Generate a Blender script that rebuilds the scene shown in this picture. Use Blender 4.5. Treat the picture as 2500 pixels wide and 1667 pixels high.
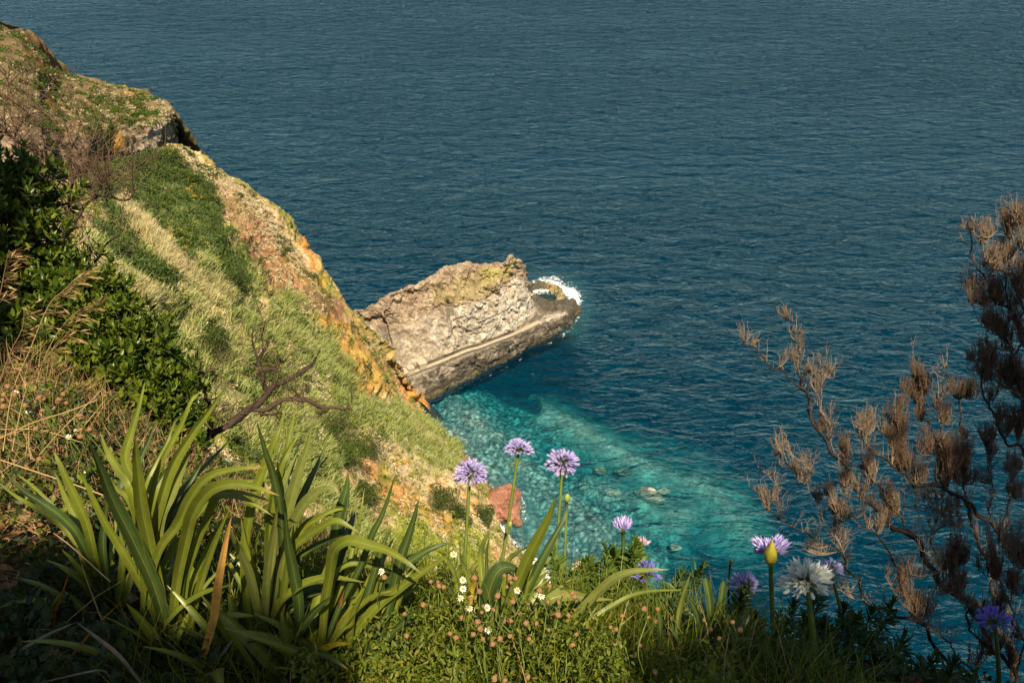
import bpy, math, random
import numpy as np
from mathutils import Vector

for o in list(bpy.data.objects):
    bpy.data.objects.remove(o, do_unlink=True)
scene = bpy.context.scene
COL = scene.collection
rng = np.random.default_rng(7)
random.seed(7)
R = math.radians

# ------------------------------------------------------------------ camera
PITCH, FPX, CAMZ = 36.0, 1944.0, 200.0
cam_data = bpy.data.cameras.new("camera")
cam_data.sensor_width = 36.0
cam_data.lens = 36.0 * FPX / 2500.0
cam_data.clip_start = 0.05
cam_data.clip_end = 20000
cam = bpy.data.objects.new("camera", cam_data)
cam.location = (0, 0, CAMZ)
cam.rotation_euler = (R(90 - PITCH), 0, 0)
COL.objects.link(cam)
scene.camera = cam

# ------------------------------------------------------------------ sky + sun
SUN_EL = R(60)
SUN_AZ = math.atan2(0.20, -0.98)             # high behind the camera
SUN_DIR = np.array([math.cos(SUN_EL) * math.sin(SUN_AZ), math.cos(SUN_EL) * math.cos(SUN_AZ), math.sin(SUN_EL)])
world = bpy.data.worlds.new("World")
scene.world = world
world.use_nodes = True
wn = world.node_tree
sky = wn.nodes.new("ShaderNodeTexSky")
sky.sky_type = 'NISHITA'
sky.sun_disc = False
sky.sun_elevation = SUN_EL
sky.sun_rotation = SUN_AZ
sky.altitude = 200
bg = wn.nodes["Background"]
bg.inputs["Strength"].default_value = 0.05
wn.links.new(sky.outputs[0], bg.inputs["Color"])
sl = bpy.data.lights.new("sun", 'SUN')
sl.energy = 5.0
sl.angle = R(0.5)
sl.color = (1.0, 0.85, 0.62)
so = bpy.data.objects.new("sun", sl)
so.rotation_euler = Vector(SUN_DIR).to_track_quat('Z', 'Y').to_euler()
so.location = (0, -50, 300)
COL.objects.link(so)
vs = scene.view_settings
vs.view_transform = 'Standard'
vs.look = 'None'
vs.exposure = 1.0
vs.gamma = 1.0
scene.cycles.use_adaptive_sampling = True
scene.cycles.adaptive_threshold = 0.02
scene.cycles.time_limit = 900

# ------------------------------------------------------------------ helpers
CP, SP = math.cos(R(PITCH)), math.sin(R(PITCH))
CAM = np.array([0, 0, CAMZ])

def ray(px, py):
    u = (np.asarray(px, float) - 1250) / FPX
    v = -(np.asarray(py, float) - 833.5) / FPX
    return np.stack([u, CP + SP * v, -SP + CP * v], -1)

def P(px, py, d):
    """world point seen at photo pixel (px,py), d metres deep"""
    return CAM + ray(px, py) * np.asarray(d, float)[..., None]

def PZ(px, py, z):
    r = ray(px, py)
    return CAM + r * ((np.asarray(z, float) - CAMZ) / r[..., 2])[..., None]

def proj(V):
    q = V - CAM
    dep = q[:, 1] * CP - q[:, 2] * SP
    up = q[:, 1] * SP + q[:, 2] * CP
    return 1250 + FPX * q[:, 0] / dep, 833.5 - FPX * up / dep, dep

def norm(v):
    v = np.asarray(v, float)
    return v / (np.linalg.norm(v, axis=-1, keepdims=True) + 1e-12)

def _h(ix, iy, iz, s):
    h = (ix.astype(np.int64) * 374761393 + iy.astype(np.int64) * 668265263 + iz.astype(np.int64) * 2147483647 // 7 + s * 974634777) & 0xFFFFFFFF
    h = ((h ^ (h >> 13)) * 1274126177) & 0xFFFFFFFF
    h = ((h ^ (h >> 16)) * 2246822519) & 0xFFFFFFFF
    return ((h ^ (h >> 15)) & 0xFFFFFF) / float(0xFFFFFF)

def vnoise(p, s=0):
    i = np.floor(p); f = p - i; f = f * f * f * (f * (f * 6 - 15) + 10)
    i = i.astype(np.int64)
    r = 0
    for a in (0, 1):
        for b in (0, 1):
            for c in (0, 1):
                w = (f[:, 0] if a else 1 - f[:, 0]) * (f[:, 1] if b else 1 - f[:, 1]) * (f[:, 2] if c else 1 - f[:, 2])
                r = r + w * _h(i[:, 0] + a, i[:, 1] + b, i[:, 2] + c, s)
    return r * 2 - 1

def fbm(p, sc, octv=4, s=0, gain=0.5):
    p = np.asarray(p) / sc
    t = 0; a = 1.0
    for k in range(octv):
        t = t + a * vnoise(p * (2.03 ** k) + 17.3 * k, s + k)
        a *= gain
    return t

def ridged(p, sc, octv=4, s=0):
    p = np.asarray(p) / sc
    t = 0; a = 1.0
    for k in range(octv):
        t = t + a * (1 - 2 * np.abs(vnoise(p * (2.07 ** k) + 9.1 * k, s + k)))
        a *= 0.5
    return t

def voro(p, s=0):
    i = np.floor(p).astype(np.int64)
    f1 = np.full(len(p), 9.0); f2 = np.full(len(p), 9.0); cid = np.zeros(len(p)); dl = np.zeros((len(p), 3))
    for a in (-1, 0, 1):
        for b in (-1, 0, 1):
            for c in (-1, 0, 1):
                q = i + np.array([a, b, c])
                x = np.stack([q[:, k] + _h(q[:, 0], q[:, 1], q[:, 2], s + 11 * k + 1) for k in range(3)], -1)
                d = np.linalg.norm(p - x, axis=1)
                r = _h(q[:, 0], q[:, 1], q[:, 2], s + 77)
                nw = d < f1
                f2 = np.where(nw, f1, np.minimum(f2, d))
                cid = np.where(nw, r, cid); dl = np.where(nw[:, None], p - x, dl)
                f1 = np.where(nw, d, f1)
    global VDELTA
    VDELTA = dl
    return f1, f2, cid

def facet(p, s, tilt=1.0):
    """blocky fracture: every cell is a plane with its own offset and tilt"""
    f1, f2, cid = voro(p, s)
    g = np.stack([((cid * k_) % 1.0) - .5 for k_ in (917.3, 431.7, 683.1)], 1)
    return (cid - .5) + tilt * (VDELTA * g).sum(1) * 2, np.clip(1 - (f2 - f1) * 7, 0, 1), cid

def pl_dist(x, y, pts):
    """distance in the plane from points to a polyline"""
    best = np.full(len(x), 1e9)
    for (ax, ay), (bx, by) in zip(pts[:-1], pts[1:]):
        dx, dy = bx - ax, by - ay
        t = np.clip(((x - ax) * dx + (y - ay) * dy) / (dx * dx + dy * dy + 1e-9), 0, 1)
        best = np.minimum(best, np.hypot(x - ax - t * dx, y - ay - t * dy))
    return best

def cr(C, n):
    """Catmull-Rom resample along axis 0"""
    C = np.asarray(C, float)
    k = len(C)
    t = np.linspace(0, k - 1, n)
    i = np.clip(np.floor(t).astype(int), 0, k - 2)
    f = (t - i).reshape((-1,) + (1,) * (C.ndim - 1))
    p1, p2 = C[i], C[i + 1]
    p0 = np.where((i > 0).reshape(f.shape), C[np.maximum(i - 1, 0)], 2 * p1 - p2)
    p3 = np.where((i < k - 2).reshape(f.shape), C[np.minimum(i + 2, k - 1)], 2 * p2 - p1)
    return 0.5 * (2 * p1 + (p2 - p0) * f + (2 * p0 - 5 * p1 + 4 * p2 - p3) * f ** 2 + (3 * p1 - p0 - 3 * p2 + p3) * f ** 3)

ORG = {}
def tag(o, label=None, cat=None, group=None, kind=None):
    if label: o['label'] = label
    if cat: o['category'] = cat
    if group: o['group'] = group
    if kind: o['kind'] = kind
    return o

def mesh(name, V, F, mats, attrs=None, smooth=True, mi=None):
    V = np.asarray(V, np.float32)
    me = bpy.data.meshes.new(name)
    F = [np.asarray(f, np.int32) for f in (F if isinstance(F, list) else [F]) if len(f)]
    me.vertices.add(len(V)); me.vertices.foreach_set("co", V.ravel())
    idx = np.concatenate([f.ravel() for f in F])
    tot = np.concatenate([np.full(len(f), f.shape[1], np.int32) for f in F])
    st = np.concatenate([[0], np.cumsum(tot)[:-1]]).astype(np.int32)
    me.loops.add(len(idx)); me.loops.foreach_set("vertex_index", idx)
    me.polygons.add(len(tot)); me.polygons.foreach_set("loop_start", st); me.polygons.foreach_set("loop_total", tot)
    me.polygons.foreach_set("use_smooth", np.full(len(tot), smooth))
    for m in (mats if isinstance(mats, (list, tuple)) else [mats]): me.materials.append(m)
    if mi is not None: me.polygons.foreach_set("material_index", np.asarray(mi, np.int32))
    for k, a in (attrs or {}).items():
        a = np.asarray(a, np.float32)
        if a.ndim == 1:
            at = me.attributes.new(k, 'FLOAT', 'POINT'); at.data.foreach_set("value", a)
        else:
            at = me.attributes.new(k, 'FLOAT_COLOR', 'POINT')
            at.data.foreach_set("color", np.concatenate([a, np.ones((len(a), 1), np.float32)], 1).ravel())
    me.update(); me.validate()
    return me

def obj(name, V, F, mats, parent=None, loc=None, **kw):
    """V in world coordinates; origin goes to the parent's origin or the mesh base"""
    V = np.asarray(V, float)
    if parent is not None:
        org = ORG[parent.name]; l = np.zeros(3)
    else:
        l = np.array(loc if loc is not None else [V[:, 0].mean(), V[:, 1].mean(), V[:, 2].min()]); org = l
    o = bpy.data.objects.new(name, mesh(name, V - org, F, mats, **kw))
    COL.objects.link(o)
    if parent is not None: o.parent = parent
    else: o.location = l
    ORG[o.name] = org
    return o

def thing(name, loc, label, cat, group=None):
    o = bpy.data.objects.new(name, None); COL.objects.link(o)
    o.empty_display_size = 0.1
    o.location = [float(v) for v in loc]; ORG[o.name] = np.array(loc, float)
    return tag(o, label, cat, group)

def copy_tree(o, loc, rot=(0, 0, 0), sc=1.0, parent=None):
    c = o.copy(); COL.objects.link(c)
    if parent is None:
        c.location = [float(v) for v in loc]; c.rotation_euler = rot; c.scale = (sc,) * 3
    else: c.parent = parent
    for ch in o.children: copy_tree(ch, None, parent=c)
    return c

def grid_faces(nr, nc):
    i = np.arange(nr * nc).reshape(nr, nc)
    return np.stack([i[:-1, :-1].ravel(), i[:-1, 1:].ravel(), i[1:, 1:].ravel(), i[1:, :-1].ravel()], 1)

def join(parts):
    """[(V,[F..]),...] -> V,[F..]"""
    Vs = []; by = {}; n = 0
    for V, Fs in parts:
        Vs.append(V)
        for f in (Fs if isinstance(Fs, list) else [Fs]):
            f = np.asarray(f)
            if len(f): by.setdefault(f.shape[1], []).append(f + n)
        n += len(V)
    return np.concatenate(Vs), [np.concatenate(v) for v in by.values()]

def stamp(T, faces, O, X, Y, Z):
    T = np.asarray(T, float); N = len(O); K = len(T)
    V = (O[:, None, :] + T[None, :, 0:1] * X[:, None, :] + T[None, :, 1:2] * Y[:, None, :] + T[None, :, 2:3] * Z[:, None, :]).reshape(-1, 3)
    by = {}
    for f in faces: by.setdefault(len(f), []).append(f)
    F = [(np.array(v)[None] + (np.arange(N) * K)[:, None, None]).reshape(-1, k) for k, v in by.items()]
    return V, F

def frames(Y, roll=None, hint=None):
    Y = norm(Y)
    h = np.zeros_like(Y) + np.array([0, 0, 1.0]) if hint is None else hint
    X = np.cross(Y, h); bad = np.linalg.norm(X, axis=1) < 1e-3
    X[bad] = [1, 0, 0]
    X = norm(X); Z = np.cross(X, Y)
    if roll is not None:
        c, s = np.cos(roll)[:, None], np.sin(roll)[:, None]
        X, Z = X * c + Z * s, -X * s + Z * c
    return X, Y, Z

def rand_dirs(n, up=0.0):
    v = rng.normal(size=(n, 3)); v = norm(v); v[:, 2] += up
    return norm(v)

def tube(pts, rad, sides=6, cap=True):
    pts = np.asarray(pts, float); n = len(pts)
    rad = np.broadcast_to(np.asarray(rad, float), (n,))
    T = norm(np.gradient(pts, axis=0))
    h = np.array([0.13, 0.21, 1.0]) if abs(T[0, 2]) < 0.9 else np.array([1.0, 0.1, 0.0])
    A = norm(np.cross(T, h)); B = np.cross(T, A)
    a = np.arange(sides) * 2 * math.pi / sides
    V = pts[:, None, :] + rad[:, None, None] * (np.cos(a)[None, :, None] * A[:, None, :] + np.sin(a)[None, :, None] * B[:, None, :])
    V = V.reshape(-1, 3)
    F = []
    i = np.arange(n * sides).reshape(n, sides); j = np.roll(i, -1, 1)
    F = np.stack([i[:-1].ravel(), i[1:].ravel(), j[1:].ravel(), j[:-1].ravel()], 1)
    out = [F]
    if cap:
        out.append(np.array([i[-1]])); out.append(np.array([i[0][::-1]]))
        if sides == 4: out = [np.concatenate(out)]
    return V, out

# leaf template: x = side, y = along, z = up;  with a folded midrib
LEAF8 = np.array([[0, 0, 0], [0, .35, -.06], [0, .72, -.05], [0, 1, .02], [-.5, .3, .05], [-.42, .68, .05], [.5, .3, .05], [.42, .68, .05]])
LEAF8F = [(0, 6, 1), (0, 1, 4), (1, 6, 7, 2), (4, 1, 2, 5), (2, 7, 3), (5, 2, 3)]
LEAF5 = np.array([[0, 0, 0], [-.5, .45, .06], [.5, .45, .06], [0, 1, 0], [0, .45, -.04]])
LEAF5F = [(0, 2, 4), (0, 4, 1), (4, 2, 3), (1, 4, 3)]
BLADE = np.array([[-.5, 0, 0], [.5, 0, 0], [-.4, .4, .06], [.4, .4, .06], [-.25, .75, .2], [.25, .75, .2], [0, 1, .42]])
BLADEF = [(0, 1, 3, 2), (2, 3, 5, 4), (4, 5, 6)]

# ------------------------------------------------------------------ materials
def newmat(name):
    m = bpy.data.materials.new(name); m.use_nodes = True
    nt = m.node_tree; nt.nodes.clear()
    out = nt.nodes.new("ShaderNodeOutputMaterial")
    return m, nt, out

def nd(nt, t, **kw):
    n = nt.nodes.new(t)
    for k, v in kw.items(): setattr(n, k, v)
    return n

def ramp(nt, fac, stops, interp='LINEAR'):
    r = nd(nt, "ShaderNodeValToRGB"); r.color_ramp.interpolation = interp
    e = r.color_ramp.elements
    while len(e) < len(stops): e.new(0.5)
    for k, (p, c) in enumerate(stops):
        e[k].position = p; e[k].color = (c[0], c[1], c[2], 1) if len(c) < 4 else c
    nt.links.new(fac, r.inputs[0])
    return r.outputs[0]

def noise(nt, scale, detail=4, rough=0.55, vec=None, dist=0):
    n = nd(nt, "ShaderNodeTexNoise"); n.inputs["Scale"].default_value = scale
    n.inputs["Detail"].default_value = detail; n.inputs["Roughness"].default_value = rough
    n.inputs["Distortion"].default_value = dist
    if vec is not None: nt.links.new(vec, n.inputs["Vector"])
    return n.outputs["Fac"]

def mixc(nt, fac, a, b, mode='MIX'):
    m = nd(nt, "ShaderNodeMix", data_type='RGBA', blend_type=mode)
    for s, v in ((m.inputs[0], fac), (m.inputs[6], a), (m.inputs[7], b)):
        if isinstance(v, (int, float)): s.default_value = v
        elif isinstance(v, (tuple, list)): s.default_value = (*v[:3], 1)
        else: nt.links.new(v, s)
    return m.outputs[2]

def mth(nt, op, a, b=0.0, c=None, clamp=False):
    m = nd(nt, "ShaderNodeMath", operation=op, use_clamp=clamp)
    for s, v in zip(m.inputs, (a, b, c)):
        if v is None: continue
        if isinstance(v, (int, float)): s.default_value = v
        else: nt.links.new(v, s)
    return m.outputs[0]

def leafmat(name, stops, trans=0.3, rough=0.45, spec=0.4, tcol=None, nscale=0, attr_mid=False):
    m, nt, out = newmat(name)
    if len(stops) == 1: stops = [stops[0], tuple(v * .9 for v in stops[0])]
    g = nd(nt, "ShaderNodeNewGeometry")
    col = ramp(nt, g.outputs["Random Per Island"], [(i / max(1, len(stops) - 1), c) for i, c in enumerate(stops)])
    tc = nd(nt, "ShaderNodeTexCoord")
    if nscale:
        nf = noise(nt, nscale, 6, 0.72, tc.outputs["Object"])
        col = mixc(nt, 1.0, col, ramp(nt, nf, [(0.3, (.62, .62, .55)), (0.7, (1.25, 1.2, 1.05))]), 'MULTIPLY')
    if attr_mid:
        a = nd(nt, "ShaderNodeAttribute", attribute_name="mid")
        col = mixc(nt, mth(nt, 'MULTIPLY', a.outputs["Fac"], .55), col, (.24, .30, .06))
        t = nd(nt, "ShaderNodeAttribute", attribute_name="tipb")
        col = mixc(nt, t.outputs["Fac"], col, (.30, .20, .05))
    b = nd(nt, "ShaderNodeBsdfPrincipled")
    nt.links.new(col, b.inputs["Base Color"])
    b.inputs["Roughness"].default_value = rough
    b.inputs["Specular IOR Level"].default_value = spec
    sh = b.outputs[0]
    if trans > 0:
        tr = nd(nt, "ShaderNodeBsdfTranslucent")
        tcn = mixc(nt, 1.0, col, tcol or (1.5, 1.5, .5), 'MULTIPLY')
        nt.links.new(tcn, tr.inputs["Color"])
        mx = nd(nt, "ShaderNodeMixShader"); mx.inputs[0].default_value = trans
        nt.links.new(sh, mx.inputs[1]); nt.links.new(tr.outputs[0], mx.inputs[2]); sh = mx.outputs[0]
    nt.links.new(sh, out.inputs[0])
    return m

def barkmat(name, c0, c1, scale=40, rough=0.85):
    m, nt, out = newmat(name)
    tc = nd(nt, "ShaderNodeTexCoord")
    nf = noise(nt, scale, 5, 0.65, tc.outputs["Object"])
    nf2 = noise(nt, scale * .12, 3, 0.6, tc.outputs["Object"])
    col = mixc(nt, nf, c0, c1)
    col = mixc(nt, ramp(nt, nf2, [(.4, (0, 0, 0)), (.65, (1, 1, 1))]), col, c1)
    b = nd(nt, "ShaderNodeBsdfPrincipled"); b.inputs["Roughness"].default_value = rough
    b.inputs["Specular IOR Level"].default_value = 0.25
    nt.links.new(col, b.inputs["Base Color"])
    bm = nd(nt, "ShaderNodeBump"); bm.inputs["Strength"].default_value = 0.5; bm.inputs["Distance"].default_value = 0.004
    nt.links.new(nf, bm.inputs["Height"]); nt.links.new(bm.outputs[0], b.inputs["Normal"])
    nt.links.new(b.outputs[0], out.inputs[0])
    return m

def groundmat(name, fine=1.5, bumpd=0.5, var=0.5, rough=0.95, crack=0.0):
    """colour comes from the vertex attribute 'col', broken up by fine noise"""
    m, nt, out = newmat(name)
    a = nd(nt, "ShaderNodeAttribute", attribute_name="col")
    tc = nd(nt, "ShaderNodeTexCoord")
    n1 = noise(nt, fine, 6, 0.68, tc.outputs["Object"])
    n2 = noise(nt, fine * .23, 4, 0.6, tc.outputs["Object"])
    lo, hi = 1 - var, 1 + var
    col = mixc(nt, 1.0, a.outputs["Color"], ramp(nt, n1, [(.3, (lo, lo, lo)), (.72, (hi, hi, hi))]), 'MULTIPLY')
    col = mixc(nt, 1.0, col, ramp(nt, n2, [(.3, (.78, .74, .7)), (.7, (1.18, 1.2, 1.22))]), 'MULTIPLY')
    h = n1
    if crack:
        v = nd(nt, "ShaderNodeTexVoronoi", feature='DISTANCE_TO_EDGE'); v.inputs["Scale"].default_value = crack
        mp = nd(nt, "ShaderNodeVectorMath", operation='MULTIPLY_ADD')
        mp.inputs[1].default_value = (1, 1, .55)
        nn = nd(nt, "ShaderNodeTexNoise"); nn.inputs["Scale"].default_value = .5; nn.inputs["Detail"].default_value = 4
        nt.links.new(tc.outputs["Object"], nn.inputs["Vector"])
        sc2 = nd(nt, "ShaderNodeVectorMath", operation='SCALE'); sc2.inputs["Scale"].default_value = 1.6
        nt.links.new(nn.outputs["Color"], sc2.inputs[0])
        nt.links.new(tc.outputs["Object"], mp.inputs[0]); nt.links.new(sc2.outputs[0], mp.inputs[2])
        nt.links.new(mp.outputs[0], v.inputs["Vector"])
        cr_ = ramp(nt, v.outputs["Distance"], [(0.0, (0, 0, 0)), (.1, (1, 1, 1))])
        h = mth(nt, 'ADD', n1, mth(nt, 'MULTIPLY', cr_, .35))
    b = nd(nt, "ShaderNodeBsdfPrincipled"); b.inputs["Roughness"].default_value = rough
    b.inputs["Specular IOR Level"].default_value = 0.15
    nt.links.new(col, b.inputs["Base Color"])
    bm = nd(nt, "ShaderNodeBump"); bm.inputs["Strength"].default_value = 1.0; bm.inputs["Distance"].default_value = bumpd
    nt.links.new(h, bm.inputs["Height"]); nt.links.new(bm.outputs[0], b.inputs["Normal"])
    nt.links.new(b.outputs[0], out.inputs[0])
    return m

M = {}
M['soil'] = groundmat("hill_soil", 1.3, 0.55, 0.45)
M['cliff'] = groundmat("cliff_rock", 1.3, 0.6, 0.45)
M['fore_soil'] = groundmat("fore_soil", 30, 0.02, 0.5)
M['bed'] = groundmat("sea_bed", 0.9, 0.3, 0.35)
M['reed'] = leafmat("reed", [(.17, .21, .045), (.30, .33, .09), (.21, .27, .08), (.42, .42, .17), (.26, .33, .11)], .25, .7, .2)
M['reed_dry'] = leafmat("reed_dry", [(.40, .33, .16), (.52, .43, .24), (.34, .32, .14), (.60, .50, .31)], .2, .7, .2)
M['reed_green'] = leafmat("reed_green", [(.06, .095, .025), (.10, .14, .045), (.14, .18, .07), (.05, .09, .025)], .25, .6, .2)
M['scrub'] = leafmat("scrub", [(.035, .07, .012), (.055, .10, .015), (.08, .12, .02), (.11, .13, .02)], .2, .6, .2)
M['scrub_dark'] = leafmat("scrub_dark", [(.025, .045, .01), (.045, .07, .012), (.07, .09, .015), (.035, .06, .012)], .15, .55, .25)
M['lime'] = leafmat("lime_herb", [(.20, .26, .03), (.28, .32, .045), (.14, .20, .025), (.34, .33, .06)], .25, .6, .2)
M['yellow'] = leafmat("yellow_bloom", [(.45, .28, .02), (.55, .36, .04), (.30, .24, .03)], .2, .7, .2)
M['succ'] = leafmat("succulent", [(.42, .37, .22), (.55, .48, .33), (.30, .29, .13), (.48, .36, .25), (.36, .33, .12)], 0, .8, .2)
M['strap'] = leafmat("strap_leaf", [(.055, .082, .010), (.10, .128, .012), (.15, .17, .018), (.075, .105, .010), (.125, .15, .02)], .20, .40, .45, nscale=9, attr_mid=True)
M['strap_blue'] = leafmat("strap_leaf_bluish", [(.022, .045, .014), (.04, .068, .018)], .14, .35, .45, nscale=9, attr_mid=True)
M['strap_pale'] = leafmat("strap_leaf_pale", [(.14, .165, .04), (.18, .20, .06)], .2, .4, .45, nscale=9, attr_mid=True)
M['orange_leaf'] = leafmat("orange_leaf", [(.74, .42, .12), (.78, .45, .13)], .35, .5, .3, tcol=(1.3, 1, .5), nscale=14)
M['rust_leaf'] = leafmat("rust_leaf", [(.32, .12, .03), (.36, .15, .04)], .3, .5, .3, tcol=(1.2, 1, .5), nscale=14)
M['yellow_leaf'] = leafmat("yellow_leaf", [(.42, .30, .03)], .35, .5, .3, nscale=14)
M['laurel'] = leafmat("laurel_leaf", [(.015, .035, .004), (.035, .068, .006), (.10, .13, .010), (.11, .14, .012), (.03, .06, .006)], .2, .36, .35)
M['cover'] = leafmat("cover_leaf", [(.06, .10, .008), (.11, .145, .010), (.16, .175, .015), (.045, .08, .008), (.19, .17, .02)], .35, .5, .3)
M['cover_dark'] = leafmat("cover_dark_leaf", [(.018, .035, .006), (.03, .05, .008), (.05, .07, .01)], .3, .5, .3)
M['litter'] = leafmat("litter_leaf", [(.22, .10, .04), (.14, .07, .03), (.30, .17, .07), (.10, .06, .03), (.20, .15, .06)], .15, .7, .2)
M['straw'] = leafmat("dry_straw", [(.30, .18, .07), (.20, .11, .045), (.42, .29, .13), (.13, .075, .03)], .15, .6, .25)
M['grey_straw'] = leafmat("grey_straw", [(.26, .22, .16), (.20, .17, .13)], .1, .6, .25, nscale=30)
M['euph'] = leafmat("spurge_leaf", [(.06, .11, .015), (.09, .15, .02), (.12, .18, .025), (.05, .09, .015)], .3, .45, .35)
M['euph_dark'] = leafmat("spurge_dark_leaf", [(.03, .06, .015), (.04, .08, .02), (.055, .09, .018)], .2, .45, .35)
M['silver'] = leafmat("silver_leaf", [(.30, .32, .24), (.38, .40, .30)], .2, .6, .3)
M['lav'] = leafmat("lavender_petal", [(.42, .37, .68), (.52, .46, .76), (.36, .30, .62), (.64, .57, .80), (.50, .40, .66)], .3, .5, .3, tcol=(1, 1, 1.1))
M['lav_dark'] = leafmat("blue_petal", [(.16, .14, .50), (.20, .18, .58), (.26, .22, .66)], .3, .5, .3, tcol=(1, 1, 1.1))
M['pink'] = leafmat("faded_petal", [(.62, .42, .60), (.66, .48, .42), (.55, .42, .70)], .3, .5, .3, tcol=(1, 1, 1))
M['white'] = leafmat("white_petal", [(.72, .72, .62), (.78, .78, .70), (.66, .68, .55)], .25, .5, .3, tcol=(1, 1, .9))
M['cream'] = leafmat("withered_petal", [(.55, .42, .26), (.66, .55, .38), (.45, .32, .18)], .2, .7, .2, tcol=(1, 1, .8))
M['pedicel'] = leafmat("pedicel", [(.12, .16, .03), (.18, .18, .04)], .1, .5, .3)
M['stem'] = leafmat("green_stem", [(.12, .17, .035), (.14, .19, .04)], .0, .45, .35, nscale=20)
M['stem_dark'] = leafmat("dark_stem", [(.05, .08, .02), (.06, .09, .025)], .0, .45, .35, nscale=20)
M['spathe'] = leafmat("yellow_spathe", [(.40, .36, .05)], .25, .45, .35, nscale=60)
M['bud'] = leafmat("green_bud", [(.36, .42, .09)], .1, .45, .35, nscale=40)
M['seed'] = leafmat("seed_head", [(.16, .08, .032), (.09, .05, .024), (.25, .14, .06), (.06, .03, .018)], 0, .85, .1)
M['disc'] = leafmat("daisy_disc", [(.55, .30, .04)], 0, .8, .1)
M['bark_dark'] = barkmat("dark_bark", (.018, .012, .009), (.06, .04, .027))
M['bark_heath'] = barkmat("heath_bark", (.008, .006, .005), (.036, .026, .019))
M['bark_pale'] = barkmat("pale_bark", (.16, .10, .06), (.34, .25, .17))
M['twig'] = leafmat("heath_twig", [(.055, .034, .02), (.10, .062, .035), (.17, .11, .065), (.075, .045, .026)], 0, .7, .2)
M['twig_pale'] = leafmat("pale_twig", [(.13, .095, .062), (.22, .165, .11), (.07, .05, .035)], 0, .7, .2)
M['concrete'] = barkmat("concrete", (.30, .24, .17), (.42, .34, .25), 3)
M['path'] = barkmat("path_gravel", (.34, .26, .16), (.46, .37, .25), 1.2)

# ================================================================== SEA
SHORE_PX = [(960, 1000), (1010, 994), (1035, 1010), (1060, 1030), (1095, 1062), (1130, 1105), (1170, 1150), (1205, 1200), (1225, 1280), (1265, 1335), (1330, 1405), (1400, 1480), (1500, 1575), (1700, 1720)]
STACK_PX = [(1010, 994), (1075, 972), (1165, 927), (1235, 893), (1285, 864), (1330, 838), (1365, 818), (1396, 795), (1406, 760), (1402, 735), (1370, 712), (1330, 700), (1290, 704)]
def to_xy(pl):
    q = PZ(np.array([p[0] for p in pl]), np.array([p[1] for p in pl]), 0.0)
    return [tuple(v[:2]) for v in q]
SHORE, STACK = to_xy(SHORE_PX), to_xy(STACK_PX)

fx = np.linspace(-45, 75, 190); fy = np.linspace(120, 345, 330)
xs, ys = fx, fy
gx, gy = np.meshgrid(xs, ys)
WV = np.stack([gx.ravel(), gy.ravel(), np.zeros(gx.size)], 1)
foam = np.zeros(len(WV)); aer = np.zeros(len(WV))
px, py, _ = proj(WV)
inn = (WV[:, 0] > -46) & (WV[:, 0] < 76) & (WV[:, 1] > 119) & (WV[:, 1] < 346)
def band(pts, w, X=None, Y=None):
    d = pl_dist(px if X is None else X, py if Y is None else Y, pts)
    return np.clip(1 - d / w, 0, 1)
foam = np.maximum(foam, 1.3 * band([(1308, 700), (1345, 694), (1378, 702), (1396, 716), (1402, 732)], 42))
foam = np.maximum(foam, .9 * band([(1400, 715), (1412, 745), (1410, 775), (1392, 802), (1370, 822)], 15))
foam = np.maximum(foam, .62 * band([(1370, 822), (1330, 845), (1285, 870), (1230, 900), (1160, 934)], 6))
foam = np.maximum(foam, .95 * band([(1264, 1205), (1282, 1235), (1277, 1265)], 22))
foam = np.maximum(foam, .7 * band([(1315, 1300), (1335, 1290)], 22))
foam = np.maximum(foam, 1.2 * band([(1225, 1290), (1260, 1340), (1300, 1385), (1360, 1420)], 34))
foam = np.maximum(foam, 1.4 * band([(1290, 1360), (1320, 1400), (1390, 1450)], 48))
foam = np.maximum(foam, .66 * band([(1300, 910), (1306, 918)], 12))
foam = np.maximum(foam, .42 * band([(1290, 690), (1340, 672), (1400, 690), (1430, 740)], 34))
foam = np.maximum(foam, .5 * band([(1210, 1175), (1150, 1105), (1100, 1060)], 9))
aer = np.maximum(aer, .45 * band([(1290, 700), (1350, 690), (1400, 705), (1420, 760), (1400, 810)], 48))
aer = np.maximum(aer, .5 * band([(1250, 1200), (1290, 1280), (1330, 1380)], 70))
calm = .38 + .62 * np.clip((pl_dist(WV[:, 0], WV[:, 1], SHORE[3:]) - 18) / 55, 0, 1) ** .8
foam *= inn; aer *= inn
nr, nc = len(ys), len(xs)
F4 = grid_faces(nr, nc)[:, ::-1][:, ::-1]
ZB = -45.0
def surround(x0, x1, y0, y1, z, X=(-1600, -400, None, None, 400, 1600), Y=(-300, 0, None, None, 700, 2200)):
    """coarse squarish cells around the fine patch"""
    def axis(a, lo, hi, r):
        v = [lo, hi]; st = (hi - lo) / 2
        while v[0] > r[0]: v.insert(0, v[0] - st); st *= 1.5
        st = (hi - lo) / 2
        while v[-1] < r[1]: v.append(v[-1] + st); st *= 1.5
        return v
    ax_, ay_ = axis(0, x0, x1, (-9000, 9000)), axis(0, y0, y1, (-600, 14000))
    gx_, gy_ = np.meshgrid(ax_, ay_); Vs = np.stack([gx_.ravel(), gy_.ravel(), np.full(gx_.size, z)], 1)
    Fs = grid_faces(len(ay_), len(ax_)); i_, j_ = ax_.index(x0), ay_.index(y0)
    return Vs, np.delete(Fs, j_ * (len(ax_) - 1) + i_, 0), (ax_[0], ax_[-1], ay_[0], ay_[-1])
Vs, Fs, (X0, X1, Y0, Y1) = surround(xs[0], xs[-1], ys[0], ys[-1], 0.0)
b0 = nr * nc; c0_ = b0 + len(Vs)
cor = np.array([[X0, Y0, ZB], [X1, Y0, ZB], [X1, Y1, ZB], [X0, Y1, ZB]])
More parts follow.
